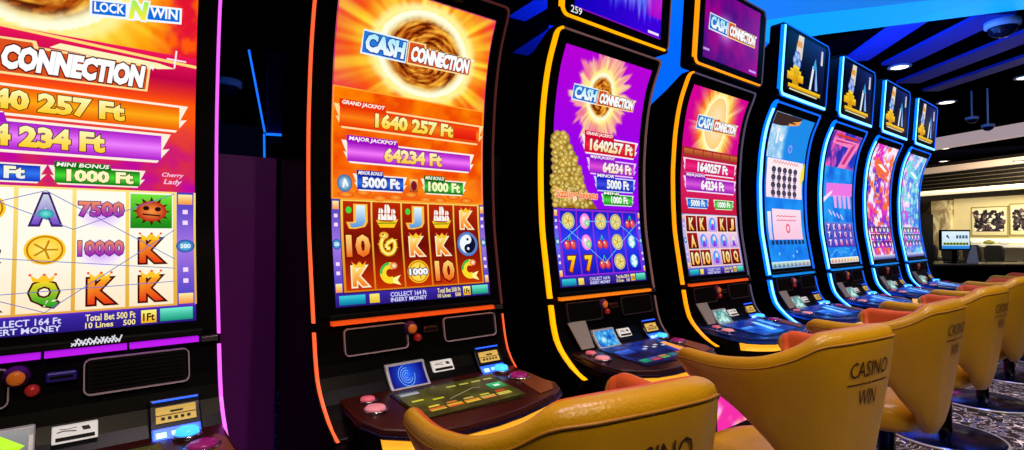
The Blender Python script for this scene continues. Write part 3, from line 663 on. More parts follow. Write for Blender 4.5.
def make_machine(i, x_left, cfg):
    r = empty('slot_machine', (x_left+W2, FRONT, 0))
    tag(r, cfg['label'], 'slot machine', 'slot machines standing side by side in the row')
    bm = bmesh.new(); add_prism(bm, side_poly(), 0, X(.008), X(.762)); cab = obj_from_bm('cabinet', bm, BLACK, r); bevel(cab, .005, 2, 40)
    c1, s1 = cfg['led']; wl = cfg.get('lw', .03)
    LM = led('led_%s' % cfg['lname'], c1, s1); LT = led('led_thin_%s' % cfg['lname'], cfg.get('thin', c1), cfg.get('ts', s1*.5)); LB = led('led_bar_%s' % cfg['lname'], cfg['bar'][0], cfg['bar'][1])
    # bezel around the screen
    bz = slab('bezel', .035, .735, .885, 2.03, .004, .004, BLACK, r, 0, 40)
    # LED edge strips
    lx = cfg.get('lx', .008)+wl/2; arc = [(lx+.03*(1-math.cos(t)), 2.005+.032*math.sin(t), 1-.6*t/(PI/2)) for t in np.linspace(0, PI/2, 7)]
    if i == 1:
        ribbon('led_strip', vline(.757, .874, 2.0), .007, .004, .006, LM, r)
    else:
        st = ribbon('led_strip', vline(lx, .874, 1.99, 40)+arc, wl, .006, .006, LM, r)
        if cfg.get('core'): ribbon('led_core', vline(lx+.001, .88, 1.99, 40), .028, .0085, .0, led('led_core_cyan', *cfg['core']), st)
        ribbon('top_light_strip', [(.05, 2.038), (.40, 2.038), (.72, 2.038)]+[(.735+.02*math.sin(t), 2.018+.02*math.cos(t)) for t in np.linspace(0, PI/2, 5)]+vline(.757, 1.99, .874, 30), .0035 if not cfg.get('blue') else .007, .008, .004, LT, r)
    if i == 1: ribbon('led_strip', vline(.757, .845, .569), .008, .004, .012, LM, r)
    else:
        st = ribbon('led_strip', vline(lx, .845, .569, 30), wl, .006, .006, LM, r)
        if cfg.get('core'): ribbon('led_core', vline(lx+.001, .840, .575, 30), .022, .0085, .0, led('led_core_cyan', *cfg['core']), st)
        ribbon('led_strip', vline(.758, .835, .60, 20), .003, .004, .004, LT if not i == 2 else LM, r)
    # segmented bar under the screen
    for a, b in ((.070, .221), (.227, .385), (.392, .548), (.554, .705)):
        ribbon('light_bar', [(a, .868), (b, .868)], .014, .022, .0, LB, r)
    hood = slab('hood', .06, .715, .878, .895, .03, .0, BLACK2, r, .003)
    slab('bar_bracket', .712, .752, .858, .872, .018, .0, DIMCHROME, r, .002)
    # screen
    scr = cfg['paint']()
    def pos(x, y, d):
        z = .915+y/1.08*1.068; return (X(.089+x*1.005), fy(z)-.0055-d, z)
    scr.build('screen', pos, r)
    if cfg.get('brand'):
        c = Canvas(); rnd = random.Random(2)
        for k in range(14): c.line([(k*.007, .004), (k*.007+.006, .012+.012*abs(math.sin(k*1.3)))], .003, (225, 225, 235), 1)
        for k in range(13): c.line([(k*.007, .012+.010*abs(math.sin(k))), (k*.007+.009, .005)], .0025, (225, 225, 235), 1)
        c.build('maker_script', lambda x, y, d: (X(.44+x), fy(.885)-.032-d, .880+y*.9), r)
    # loudspeaker grilles
    for a, b in ((.110, .332), cfg.get('gr', (.480, .712))):
        g = slab('speaker_grille', a+.004, b-.004, .765, .842, .006, .0, BLACK2, r, .004)
        ribbon('grille_rim', roundrect(a, b, .762, .845, .014), 0.003, .010, .0, mat('rim_led_lit_tone', (185, 165, 180), .3) if i < 3 else mat('rim_unlit_tone', (60, 52, 60), .3), g, closed=True)  # near rims hold the LED reflection in their colour, far rims a darker copy
        for k in range(7): z = .775+k*.010; ribbon('grille_slot', [(a+.015, z), (b-.015, z)], .003, .0075, .0, BLACK, g)
    # rotary selector and lock between the grilles
    My = Matrix.Rotation(-PI/2, 4, 'X').to_3x3() @ Matrix.Identity(3)
    Mx = Matrix.Rotation(PI/2, 3, 'X')
    bm = bmesh.new(); add_lathe(bm, [(.026, 0), (.024, .014), (.018, .02), (.018, .0201)], (X(.345), fy(.825), .825), 20, Mx)
    k = obj_from_bm('selector', bm, mat('violet_dim_ring', (70, 30, 90), .3), r, True)
    bm = bmesh.new(); add_lathe(bm, [(.016, .018), (.016, .026), (.010, .030), (.001, .031)], (X(.345), fy(.825), .825), 16, Mx)
    obj_from_bm('selector_cap', bm, mat('amber_cap', (220, 120, 40), .3, emit=(200, 90, 20), es=.25), k, True)
    bm = bmesh.new(); add_lathe(bm, [(.014, 0), (.012, .012), (.006, .016), (.001, .017)], (X(.372), fy(.790), .790), 16, Mx)
    obj_from_bm('key_lock', bm, mat('red_lock', (170, 50, 50), .3, .3, emit=(150, 20, 20), es=.35), r, True)
    sl = slab('card_slot', .395, .452, .803, .825, .012, .0, mat('slot_%s' % cfg['lname'], cfg.get('slotc', (60, 20, 20)), .3), r, .004)
    slab('slot_mouth', .402, .445, .811, .817, .0135, .0, BLACK2, sl)
    # player display
    dfr = slab('player_display', .236, .380, .645, .718, .016, .0, SILVER, r, .003)
    c = Canvas(); dk = cfg.get('disp', 0)
    if dk == 0:
        c.field(0, 0, .126, .062, 30, 20, lambda A, B: mixc((40, 110, 255), (0, 10, 120), np.hypot(A-.06, (B-.03))/.06), 0)
        for q in (.008, .015, .022, .03): c.ring(.058, .030, q-.0015, q, (140, 200, 255), z=1, a0=q*60, a1=q*60+4.6)
    elif dk == 1:
        c.field(0, 0, .126, .062, 30, 20, lambda A, B: mixc((120, 220, 255), (10, 90, 200), fbm(A*60, B*60, 4)*2-.5), 0); c.disc(.04, .025, .02, .014, (220, 255, 255), (60, 180, 230), z=1)
    elif dk == 2:
        c.field(0, 0, .126, .062, 30, 20, lambda A, B: mixc((60, 130, 130), (200, 240, 230), fbm(A*50, B*70, 8)*2.5-.8), 0)
    else:
        c.rect(0, 0, .126, .062, (110, 110, 110), (150, 150, 150), z=0); c.poly([(.03, .031), (.08, .006), (.12, .031), (.08, .056)], (190, 250, 20), 1); c.poly([(.03, .05), (.06, .05), (.04, .06)], (20, 90, 240), 1)
    c.build('display_panel', lambda x, y, d: (X(.244+x), fy(.651+y)-.0175-d, .651+y), dfr)
    bm = bmesh.new(); add_lathe(bm, [(.005, 0), (.005, .003), (.001, .004)], (X(.307), fy(.722)-.01, .722), 10, Mx); obj_from_bm('sensor_dot', bm, CHROME, dfr)
    # ticket slot
    tk = slab('ticket_printer', .408, .492, .671, .704, .012, .0, LITWHITE, r, .002)
    tk['label'] = 'white ticket slot plate'
    tkb = slab('ticket_mouth', .415, .486, .676, .683, .0135, .0, BLACK2, tk)
    c = Canvas(); c.line([(0, .004), (.012, .006), (.035, .003)], .002, (20, 20, 20), 1); c.poly([(.048, .002), (.062, .002), (.058, .010), (.044, .010)], (10, 10, 10), 1); c.line([(.004, .010), (.02, .0085), (.036, .010)], .0012, (30, 30, 30), 1)
    c.build('ticket_print', lambda x, y, d: (X(.417+x), fy(.690+y)-.0132-d, .689+y), tk, mat('black_print', (15, 15, 15), .6))
    if cfg.get('card'):
        bm = bmesh.new(); z0, z1 = .655, .765
        q = [(.095, z1, 0), (.205, z1, 0), (.205, z0, 0), (.125, z0, 0)]
        A = [bm.verts.new((X(a), fy(b)-.016, b)) for a, b, _ in q]; B = [bm.verts.new((X(a), fy(b)-.010, b)) for a, b, _ in q]
        bm.faces.new(A); bm.faces.new(B[::-1])
        for k in range(4): bm.faces.new((A[k], B[k], B[(k+1) % 4], A[(k+1) % 4]))
        bmesh.ops.recalc_face_normals(bm, faces=bm.faces); obj_from_bm('card_reader_plate', bm, GREYCARD, r)['label'] = 'grey tapered plate'
    # bill acceptor
    ba = slab('bill_acceptor', .592, .706, .630, .728, .014, .0, mat('bill_blue_black', (10, 12, 40), .25), r, .004)
    bl = slab('bill_label', .606, .694, .675, .709, .018, .0, mat('yellow_label', (225, 190, 90), .5, emit=(230, 190, 90), es=.35), ba, .001)
    c = Canvas(); c.rect(.034, .020, .062, .024, (20, 15, 5), z=1); c.rect(0, .0145, .096, .016, (20, 15, 5), z=1)
    [c.rect(.014+k*.014, .005, .022+k*.014, .011, (20, 15, 5), z=1) for k in range(5)]
    c.build('label_print', lambda x, y, d: (X(.603+x), fy(.677+y)-.0195-d, .677+y), bl, mat('black_print', (15, 15, 15), .6))
    BL = led('bill_blue_light', (30, 80, 255), 2.2); BLW = led('bill_white_light', (150, 200, 255), 1.8)
    slab('bill_light', .600, .700, .722, .7255, .016, .0, BL, ba)
    slab('bill_light', .596, .702, .640, .664, .017, .0, BL, ba, .003)
    for q in (.604, .637, .670): slab('bill_light', q, q+.022, .647, .657, .020, .0, BLW, ba)
    # button deck
    dm = cfg.get('deckm', DARKBROWN)
    dk_ = deck_slab('button_deck', DECK, -.032, 0, dm, r)
    nose = deck_slab('deck_trim', [(x+(x-.385)*.012, y-.006 if y < 1.6 else y) for x, y in DECK], -.026, -.016, mat('deck_trim_%s' % cfg['lname'], cfg.get('trimc', (30, 20, 60)), .2, .5), dk_, .003)
    cfg['deckpaint'](r, dk_)
    # housing under the deck and glowing bar
    under = [(.06,1.66),(.08,1.42),(.18,1.345),(.32,1.315),(.46,1.315),(.60,1.345),(.70,1.42),(.71,1.66)]
    bm = bmesh.new(); add_prism(bm, [(X(a), b-FRONT) for a, b in under], 2, .47, .60); u = obj_from_bm('deck_housing', bm, BLACK2, r); bevel(u, .006)
    G = led('deck_glow_%s' % cfg['lname'], cfg['glow'][0], cfg['glow'][1])
    bm = bmesh.new(); front = [p for p in DECK if p[1] < 1.41]; R = []
    for x, y in front:
        xx = X(x)*.965; yy = y-FRONT+.010
        R.append([bm.verts.new(t) for t in ((xx, yy, .578), (xx*.93, yy+.055, .545), (xx*.93, yy+.075, .565), (xx, yy+.02, .582))])
        R[-1][0].co.z = dz(y)-.066; R[-1][3].co.z = dz(y)-.034; R[-1][1].co.z = dz(y)-.078; R[-1][2].co.z = dz(y)-.036
    for A, B in zip(R, R[1:]):
        for k in range(4): bm.faces.new((A[k], A[(k+1) % 4], B[(k+1) % 4], B[k]))
    bm.faces.new(R[0][::-1]); bm.faces.new(R[-1]); bmesh.ops.recalc_face_normals(bm, faces=bm.faces)
    obj_from_bm('deck_light', bm, G, r)
    # belly door with lit art
    bd = box('belly_door', (X(.05), X(.72), 1.505-FRONT, 1.54-FRONT, .06, .47), BLACK, r, .006)
    c = Canvas(); a_, b_, c_ = cfg['belly']
    c.field(0, 0, .61, .34, 40, 30, lambda A, B: mixc(mixc(a_, b_, fbm(A*8, B*26, i+3)*2.6-.8), c_, (fbm(A*5+4, B*9, i+9)-.45)*8), 0)
    c.build('belly_panel', lambda x, y, d: (X(.08+x), 1.505-FRONT-.002-d, .10+y), bd, screen_mat('lit_belly', 1.1))
    box('kick_plate', (X(.03), X(.74), 1.50-FRONT, 1.54-FRONT, 0, .055), BLACK2, r)
    # topper
    if cfg.get('topper'):
        def ty(z): return (1.585+(z-2.07)*(-.075))-FRONT
        bm = bmesh.new(); P = roundrect(.005, .775, 2.068, 2.545, .022)
        A = [bm.verts.new((X(a), ty(b), b)) for a, b in P]; B = [bm.verts.new((X(a), ty(b)+.085, b)) for a, b in P]
        bm.faces.new(A); bm.faces.new(B[::-1])
        for k in range(len(P)): bm.faces.new((A[k], B[k], B[(k+1) % len(P)], A[(k+1) % len(P)]))
        bmesh.ops.recalc_face_normals(bm, faces=bm.faces)
        tp = obj_from_bm('topper', bm, BLACK, r); bevel(tp, .004)
        tl = cfg.get('tlw', wl*.8)
        ta = .004+tl*.5; rr = .036
        corner = [(ta+rr-rr*math.cos(t), 2.080+rr-rr*math.sin(t), 1-.4*t/(PI/2)) for t in np.linspace(0, PI/2, 9)]
        tpath = [(ta, 2.525)]+[(ta, z) for z in np.linspace(2.5, 2.13, 8)]+corner+[(.2, 2.080, .6), (.5, 2.080, .6), (.74, 2.081, .5)]
        st = ribbon('topper_light', tpath, tl, .008, .012, LM, tp, ty)
        if cfg.get('core'): ribbon('led_core', [(p[0]+.001, p[1]) for p in tpath], .017, .0105, .0, led('led_core_cyan', *cfg['core']), st, ty)
        ribbon('topper_edge_light', [(.76, 2.085), (.77, 2.11), (.77, 2.50), (.74, 2.54), (.06, 2.54)], .005, .005, .01, LT, tp, ty)
        c = cfg['topper']()
        c.build('topper_screen', lambda x, y, d: (X(.085+x*1.02), ty(2.115+y)-.003-d, 2.125+y*1.02), tp)
        bm = bmesh.new(); add_box(bm, X(.25), X(.53), -.055, .06, 1.96, 2.12); obj_from_bm('topper_mount', bm, BLACK2, r)
        if cfg.get('number'):
            c = Canvas(); c.text(cfg['number'], 0, 0, .068, .030, (240, 240, 240), z=1, bold=.01)
            c.build('machine_number', lambda x, y, d: (X(.062+x), ty(2.105+y)-.004-d, 2.098+y), tp)
    else:
        bm = bmesh.new(); add_prism(bm, [(-.14, 2.068), (-.06, 2.068), (-.10, 2.62), (-.17, 2.62)], 0, X(.005), X(.775)); tp = obj_from_bm('topper', bm, BLACK, r); bevel(tp, .01)
        bm = bmesh.new(); add_box(bm, X(.25), X(.53), -.12, .06, 2.0, 2.08); obj_from_bm('topper_mount', bm, BLACK2, r)
    return r

def deck_common(r, dk, olive=True):
    PK = mat('pink_button', (230, 120, 140), .3, emit=(220, 80, 110), es=.35); PW = mat('pale_pink_button', (235, 160, 170), .3, emit=(230, 120, 140), es=.35)
    if olive is True:
        tp = deck_slab('touch_panel', [(.215,1.545),(.215,1.40),(.235,1.335),(.58,1.318),(.605,1.36),(.612,1.545)], 0, .004, mat('dark_glass', (40, 38, 20), .1), r, .001)
        c = Canvas()
        c.field(.225, 1.335, .60, 1.535, 30, 20, lambda A, B: mixc((92, 86, 30), (58, 52, 18), fbm(A*20, B*20, 3)*2-.5), 1)
        cols = [(200, 190, 60), (220, 60, 30), (230, 200, 60), (220, 120, 40), (200, 180, 90)]
        for k, x in enumerate((.262, .325, .388, .451, .514)):
            c.rect(x, 1.365, x+.054, 1.385, cols[k], cols[(k+1) % 5], z=2); c.rect(x+.008, 1.392, x+.044, 1.402, cols[(k+2) % 5], z=2)
        c.rect(.53, 1.42, .59, 1.465, (10, 120, 70), (60, 200, 120), z=2); c.rect(.548, 1.435, .572, 1.45, (220, 250, 220), z=3)
        for k in range(4): c.rect(.40+k*.05, 1.50, .436+k*.05, 1.512, (200, 190, 90), (150, 140, 50), z=2)
        c.rect(.235, 1.505, .30, 1.525, (190, 190, 190), (120, 120, 120), z=2); c.rect(.31, 1.435, .35, 1.445, (200, 190, 40), z=2); c.rect(.245, 1.45, .285, 1.46, (210, 200, 60), z=2); c.line([(.36, 1.42), (.47, 1.46), (.50, 1.455)], .003, (170, 160, 120), z=2)
        c.build('panel_display', lambda x, y, d: (X(x), y-FRONT, dz(y)+.0045+d), tp)
    button('play_button', .140, 1.540, .022, .012, PK, r); button('bet_button', .132, 1.468, .030, .012, PW, r)
    button('spin_button', .668, 1.555, .026, .022, mat('blue_lit_button', (60, 150, 255), .2, emit=(50, 160, 255), es=2.0), r)
    button('take_win_button', .690, 1.480, .032, .012, mat('magenta_button', (130, 30, 90), .25, emit=(150, 20, 110), es=.4), r)
    deck_slab('hand_rest', [(.645,1.315),(.715,1.325),(.750,1.37),(.745,1.50),(.725,1.53),(.66,1.43)], 0, .004, mat('brown_pad', (120, 62, 34), .35), r, .001)
def deck_lion(r, dk): deck_common(r, dk)
def deck_dragon(r, dk): deck_common(r, dk)
def deck_fruit(r, dk):
    tp = deck_slab('touch_panel', [(.215,1.565),(.215,1.40),(.235,1.31),(.58,1.30),(.62,1.36),(.62,1.565)], 0, .004, mat('dark_blue_glass', (14, 16, 50), .1), r, .001)
    c = Canvas(); c.field(.222, 1.315, .61, 1.56, 30, 20, lambda A, B: mixc((12, 12, 60), (30, 60, 170), fbm(A*14, B*14, 5)*3-1.1), 1)
    cs = [(20, 120, 90), (220, 60, 60), (40, 160, 120), (60, 90, 160), (210, 120, 40)]
    for k, x in enumerate((.245, .31, .375, .44, .505)): c.rect(x, 1.34, x+.055, 1.375, cs[k], cs[(k+2) % 5], z=2)
    c.rect(.24, 1.45, .34, 1.50, (20, 50, 150), (60, 110, 230), z=2)
    for k in range(5): c.rect(.40+k*.035, 1.46+.02*(k % 2), .425+k*.035, 1.475+.02*(k % 2), (190, 190, 200), z=2)
    c.poly([(.545, 1.31), (.60, 1.31), (.61, 1.50), (.57, 1.50)], (250, 160, 80), 3)
    c.build('panel_display', lambda x, y, d: (X(x), y-FRONT, dz(y)+.0045+d), tp)
    deck_common(r, dk, None)
def deck_blue(r, dk):
    tp = deck_slab('touch_panel', [(.215,1.565),(.20,1.40),(.25,1.305),(.40,1.285),(.55,1.295),(.62,1.36),(.62,1.565)], 0, .004, mat('blue_glass', (10, 30, 90), .1), r, .001)
    c = Canvas(); c.field(.222, 1.315, .605, 1.555, 30, 20, lambda A, B: mixc((5, 40, 140), (30, 120, 240), fbm(A*12, B*12, 5)*3-1.0), 1)
    c.poly([(.40, 1.36), (.44, 1.35), (.50, 1.50), (.46, 1.51)], (150, 220, 255), 2); c.poly([(.52, 1.38), (.56, 1.38), (.58, 1.52), (.55, 1.52)], (110, 180, 250), 2); c.rect(.25, 1.42, .36, 1.46, (20, 90, 220), (90, 170, 255), z=2)
    c.build('panel_display', lambda x, y, d: (X(x), y-FRONT, dz(y)+.0045+d), tp)
    deck_common(r, dk, None)

DB = mat('blue_lit_deck', (14, 40, 120), .18); DN = mat('dark_navy_deck', (40, 16, 22), .25)
YEL = ((255, 178, 45), 1.0)
PINKB = ((255, 190, 120), (250, 160, 235), (235, 40, 160)); 
BLUE = dict(led=((0, 95, 255), 2.2), core=((120, 225, 255), 2.6), lname='cyan', lw=.052, lx=.002, thin=(20, 100, 245), ts=1.1, bar=((15, 130, 225), .8), blue=True, card=True, disp=2, deckm=DB, trimc=(20, 80, 200), deckpaint=deck_blue, slotc=(10, 40, 110), glow=((255, 190, 120), .9), belly=PINKB, topper=topper_maze, tlw=.038)
CFG = {
 1: dict(gr=(.465, .683), brand=True, label='slot machine at the left edge of the photo with magenta lights, cherry and ladybug reels', led=((225, 90, 235), 1.3), lname='magenta', bar=((170, 20, 220), 1.0), paint=paint_lion, deckpaint=deck_lion, glow=((255, 200, 70), .8), belly=PINKB, disp=3, slotc=(50, 30, 150), cap=(220, 120, 40)),
 2: dict(label='slot machine with orange red edge lights and a dragon, ship and yin-yang reel screen', led=((255, 92, 50), 1.2), lname='orange_red', lw=.008, lx=.014, thin=(120, 60, 60), ts=.25, bar=((225, 75, 20), .8), paint=paint_dragon, deckpaint=deck_dragon, glow=YEL, belly=PINKB, disp=0),
 3: dict(label='slot machine numbered 259 with amber lights, purple screen and fruit reels', led=((255, 168, 0), 1.2), lname='amber', lw=.022, lx=.012, thin=(150, 110, 110), ts=.35, bar=((235, 120, 20), .8), paint=paint_fruit, deckpaint=deck_fruit, glow=YEL, belly=PINKB, card=True, disp=1, deckm=DN, topper=topper_wave, number='259'),
 4: dict(label='amber lit slot machine with pink burst screen and purple jackpot logo topper', led=((255, 150, 10), 1.2), lname='orange', lw=.022, lx=.010, thin=(120, 110, 150), ts=.35, bar=((225, 80, 20), .8), paint=paint_ruby, deckpaint=deck_blue, glow=YEL, belly=PINKB, card=True, disp=2, deckm=DB, topper=topper_cash, trimc=(20, 80, 200)),
 5: dict(BLUE, label='blue lit slot machine beside the amber ones, white symbol chart on screen', paint=paint_blocks),
 6: dict(BLUE, label='blue lit slot machine with a big pink seven on its blue screen', paint=paint_sevens),
 7: dict(BLUE, label='blue lit slot machine second from the far end, violet and blue swirling screen', paint=lambda: paint_swirl(21, ((40, 60, 230), (230, 40, 190), (250, 240, 255), (250, 110, 60)), 'FIRE')),
 8: dict(BLUE, label='blue lit slot machine ending the row, with a pale pink and cyan screen', paint=lambda: paint_swirl(44, ((230, 80, 230), (60, 140, 240), (250, 225, 250), (120, 220, 230)), 'LINK')),
}
PITCH_X = 1.0
def xleft(i): return 1.546+(i-3)*PITCH_X
for i in range(1, 9): make_machine(i, xleft(i), CFG[i])

# ------------------------------------------------------------------ chairs
LEATHER = mat('yellow_leather', (196, 146, 14), .32, vary=.10, scale=18, bump=.25)
LINING = mat('orange_lining', (205, 84, 26), .42, vary=.10, scale=18, bump=.25)
PIPE = mat('dark_yellow_piping', (160, 108, 16), .5)
PRINT = mat('dark_brown_print', (55, 20, 8), .6)
DISC = mat('steel_disc_blue_sheen', (50, 80, 180), .22, 1)  # blue reflections put into the steel's own colour
CTRL = [(.300,.212,.758,.695),(.322,.17,.774,.668),(.324,.08,.772,.645),(.314,.0,.774,.610),(.290,-.10,.790,.530),(.250,-.175,.822,.420),(.205,-.230,.862,.350),(.135,-.262,.872,.305),(.06,-.270,.874,.290),(0,-.272,.874,.285)]
def catmull(P, n):
    P = [np.array(p, float) for p in P]; P = [2*P[0]-P[1]]+P+[2*P[-1]-P[-2]]; out = []
    for k in range(1, len(P)-2):
        for j in range(n):
            t = j/n; a, b, c, d = P[k-1], P[k], P[k+1], P[k+2]
            out.append(.5*((2*b)+(-a+c)*t+(2*a-5*b+4*c-d)*t*t+(-a+3*b-3*c+d)*t**3))
    out.append(P[-2]); return out
def make_chair():
    r = empty('casino_chair', (0, 0, 0))
    half = catmull(CTRL, 4); st = half+[np.array((-p[0], p[1], p[2], p[3])) for p in half[-2::-1]]
    N = len(st); bm = bmesh.new(); rings = []; seam = []
    for i, p in enumerate(st):
        a = st[max(0, i-1)]; b = st[min(N-1, i+1)]; t = np.array((b[0]-a[0], b[1]-a[1])); t /= np.hypot(*t)
        nrm = np.array((-t[1], t[0]))                       # outward
        if nrm @ np.array((p[0], p[1]-.05)) < 0: nrm = -nrm
        back = np.clip((-p[1]-.08)/.18, 0, 1); th = .052+.043*back; H = p[2]-p[3]
        sec = []
        # outer surface bottom -> top, over the rounded rim, inner surface top -> bottom
        for q in (0, .2, .45, .7, .88): 
            lean = (1-q)*(.030+.035*back); sec.append((-lean-.006*(1-q), p[3]+q*(H-.03)))
        for q in (25, 60, 90, 125, 160):
            aa = math.radians(q); sec.append((-th/2+th/2*math.cos(aa), p[2]-.03+.032*math.sin(aa)))
        for q in (.85, .6, .3, .05): 
            lean = (1-q)*(.030+.035*back)*.8; sec.append((-th-lean*.8+.0, p[3]+q*(H-.03)))
        sec[0] = (sec[0][0]-.012, sec[0][1])
        ring = []
        for (o, z) in sec:
            e = 1.0-.30*back*max(0, (p[2]-.05-z)/(p[2]-.05-.285))**1.6
            ring.append(bm.verts.new(((p[0]+nrm[0]*o)*e, p[1]+nrm[1]*o, z)))
        rings.append(ring); seam.append((p[0]-nrm[0]*.0055, p[1]-nrm[1]*.0055, p[2]-.032))
    m = len(rings[0])
    for i in range(N-1):
        for k in range(m):
            f = bm.faces.new((rings[i][k], rings[i][(k+1) % m], rings[i+1][(k+1) % m], rings[i+1][k])); f.material_index = 1 if (k >= 7) and k < m-1 else 0
    for R, sg in ((rings[0], 1), (rings[-1], -1)):
        cx = sum((v.co for v in R), Vector())/m; cc = bm.verts.new(cx+Vector((0, .028, 0)))
        for k in range(m):
            bm.faces.new((R[k], R[(k+1) % m], cc))
    bmesh.ops.recalc_face_normals(bm, faces=bm.faces)
    bm2 = bm.copy(); tree = BVHTree.FromBMesh(bm2); bm2.free()
    sh = obj_from_bm('backrest_shell', bm, [LEATHER, LINING], r, True)
    sb = sh.modifiers.new('sub', 'SUBSURF'); sb.levels = 1; sb.render_levels = 1
    bm = bmesh.new(); add_tube(bm, seam[2:-2], .0030, 6); obj_from_bm('piping', bm, PIPE, sh, True)
    # cushion
    bm = bmesh.new(); P = []
    for k in range(32):
        a = 2*PI*k/32; c_, s_ = math.cos(a), math.sin(a)
        P.append((.190*np.sign(c_)*abs(c_)**.55, .07+.200*np.sign(s_)*abs(s_)**.6))
    R = []
    for s_, z in ((.80, .305), (.95, .315), (1.0, .34), (1.0, .385), (.95, .415), (.75, .428), (.3, .432)): R.append([bm.verts.new((x*s_, .03+(y-.03)*s_, z)) for x, y in P])
    for A, B in zip(R, R[1:]):
        for k in range(32): bm.faces.new((A[k], A[(k+1) % 32], B[(k+1) % 32], B[k]))
    bm.faces.new(R[0][::-1]); bm.faces.new(R[-1]); obj_from_bm('seat', bm, LEATHER, r, True)
    bm = bmesh.new(); add_lathe(bm, [(.06, .02), (.035, .04), (.035, .27), (.09, .29), (.10, .306)], (0, .0, 0), 20); obj_from_bm('pedestal', bm, mat('dark_metal_pedestal', (30, 28, 36), .25, .9), r, True)
    bm = bmesh.new(); add_lathe(bm, [(.27, 0), (.27, .010), (.255, .018), (.10, .026), (.04, .04)], (0, .0, 0), 48); d = obj_from_bm('base_disc', bm, DISC, r, True)
    bm = bmesh.new(); add_tube(bm, [(.272*math.cos(2*PI*k/48), .272*math.sin(2*PI*k/48), .008) for k in range(48)], .007, 6, True); obj_from_bm('disc_rim', bm, mat('beaded_rim', (210, 210, 225), .3, .4, scale=60, vary=.5), d, True)
    # lettering on the back, seen from behind
    bm = bmesh.new()
    def put(V, F, x0, x1, z0, z1):
        lo, hi = V.min(0), V.max(0); q = (V-lo)/(hi-lo); vs = []
        for a, b in q:
            x = x0+a*(x1-x0); z = z0+b*(z1-z0)
            h = tree.ray_cast(Vector((x, -2, z)), Vector((0, 1, 0)), 5)[0]
            y = (h.y if h else -.27)-.0025; vs.append(bm.verts.new((x, y, z)))
        for f in F:
            try: bm.faces.new([vs[k] for k in f])
            except ValueError: pass
    put(*text_geo('CASINO', 0.0), -.108, .090, .738, .785)
    put(*text_geo('WIN', 0.0), -.056, .036, .652, .700)
    g = np.array([(0, 0), (.25, 0), (.5, 0), (.75, 0), (1, 0), (1, 1), (.75, 1), (.5, 1), (.25, 1), (0, 1)], float); F = [(0, 1, 8, 9), (1, 2, 7, 8), (2, 3, 6, 7), (3, 4, 5, 6)]
    put(g, F, -.115, -.020, .717, .7205); put(g, F, .000, .095, .717, .7205); put(g, F, -.014, -.006, .7145, .7225)
    for f in bm.faces: f.normal_update()
    for f in list(bm.faces):
        if f.normal.y > 0: f.normal_flip()
    lg = obj_from_bm('logo_print', bm, PRINT, sh); lg['label'] = 'dark lettering CASINO WIN'
    return r
chair = make_chair()
CH = [(.83, .82, -10), (1.84, .80, -9), (2.83, .80, -3), (3.83, .80, -5), (4.83, .80, -4), (5.83, .80, -6), (6.83, .80, -4)]
CL = ['nearest yellow leather tub chair, in front of the dragon slot machine',
 'yellow leather tub chair printed CASINO WIN, in front of the slot machine numbered 259',
 'yellow leather tub chair next beyond the one with the clearest CASINO WIN print',
 'yellow leather tub chair behind which the steel disc shows, fourth from the camera',
 'yellow leather tub chair with its back cut by the right edge of the photo',
 'second farthest yellow tub chair, only its arms showing at the right edge',
 'farthest yellow tub chair of the row, a sliver at the right edge']
for k, (x, y, a) in enumerate(CH):
    o = chair if k == 0 else copy_tree(chair)
    o.location = (x, y, 0); o.rotation_euler = (0, 0, math.radians(a))
    tag(o, CL[k], 'chair', 'yellow casino chairs in front of the slot machines')

# ------------------------------------------------------------------ room
def carpet():
    m = bpy.data.materials.new('patterned_carpet'); m.use_nodes = True; nt = m.node_tree; b = nt.nodes['Principled BSDF']; N = nt.nodes.new; Lk = nt.links.new
    tc = N('ShaderNodeTexCoord'); n1 = N('ShaderNodeTexNoise'); n1.inputs['Scale'].default_value = 3.0; n1.inputs['Detail'].default_value = 3
    Lk(tc.outputs['Object'], n1.inputs['Vector'])
    ma = N('ShaderNodeVectorMath'); ma.operation = 'MULTIPLY_ADD'; ma.inputs[1].default_value = (1.3, 1.3, 1.3)
    Lk(n1.outputs['Color'], ma.inputs[0]); Lk(tc.outputs['Object'], ma.inputs[2])
    wv = N('ShaderNodeTexWave'); wv.wave_type = 'RINGS'; wv.inputs['Scale'].default_value = 1.3; wv.inputs['Distortion'].default_value = 7; wv.inputs['Detail'].default_value = 3; wv.inputs['Detail Scale'].default_value = 1.6
    Lk(ma.outputs[0], wv.inputs['Vector'])
    r1 = N('ShaderNodeValToRGB'); r1.color_ramp.interpolation = 'CONSTANT'; e = r1.color_ramp.elements
    e[0].position = 0; e[0].color = L4((5, 4, 12)); e[1].position = .93; e[1].color = L4((5, 4, 12))
    for ps, cc in ((.20, (255, 245, 250)), (.28, (5, 4, 12)), (.44, (40, 90, 230)), (.50, (5, 4, 12)), (.66, (255, 245, 250)), (.75, (5, 4, 12)), (.86, (210, 190, 205)), (.88, (5, 4, 12))):
        x = e.new(ps); x.color = L4(cc)
    wv.inputs['Scale'].default_value = 1.7
    Lk(wv.outputs['Fac'], r1.inputs[0]); Lk(r1.outputs[0], b.inputs['Base Color']); b.inputs['Roughness'].default_value = .9
    return m
fl = box('floor', (-4, 26, -4, 12, -.05, 0), carpet()); tag(fl, kind='structure')
NAVY = mat('dark_navy_paint', (10, 8, 22), .6)
CEIL = mat('black_ceiling_paint', (3, 3, 8), 1, spec=0)
UP2 = area('added_gap_fill', (4.0, 3.0, 2.7), (3.8, 4.3, 3.4), 1.0, 45, (.05, .2, 1.0))  # unseen blue fill added for the beams in the machine gap
tag(box('ceiling', (-4, 26, -4, 12, 3.42, 3.5), CEIL), kind='structure')
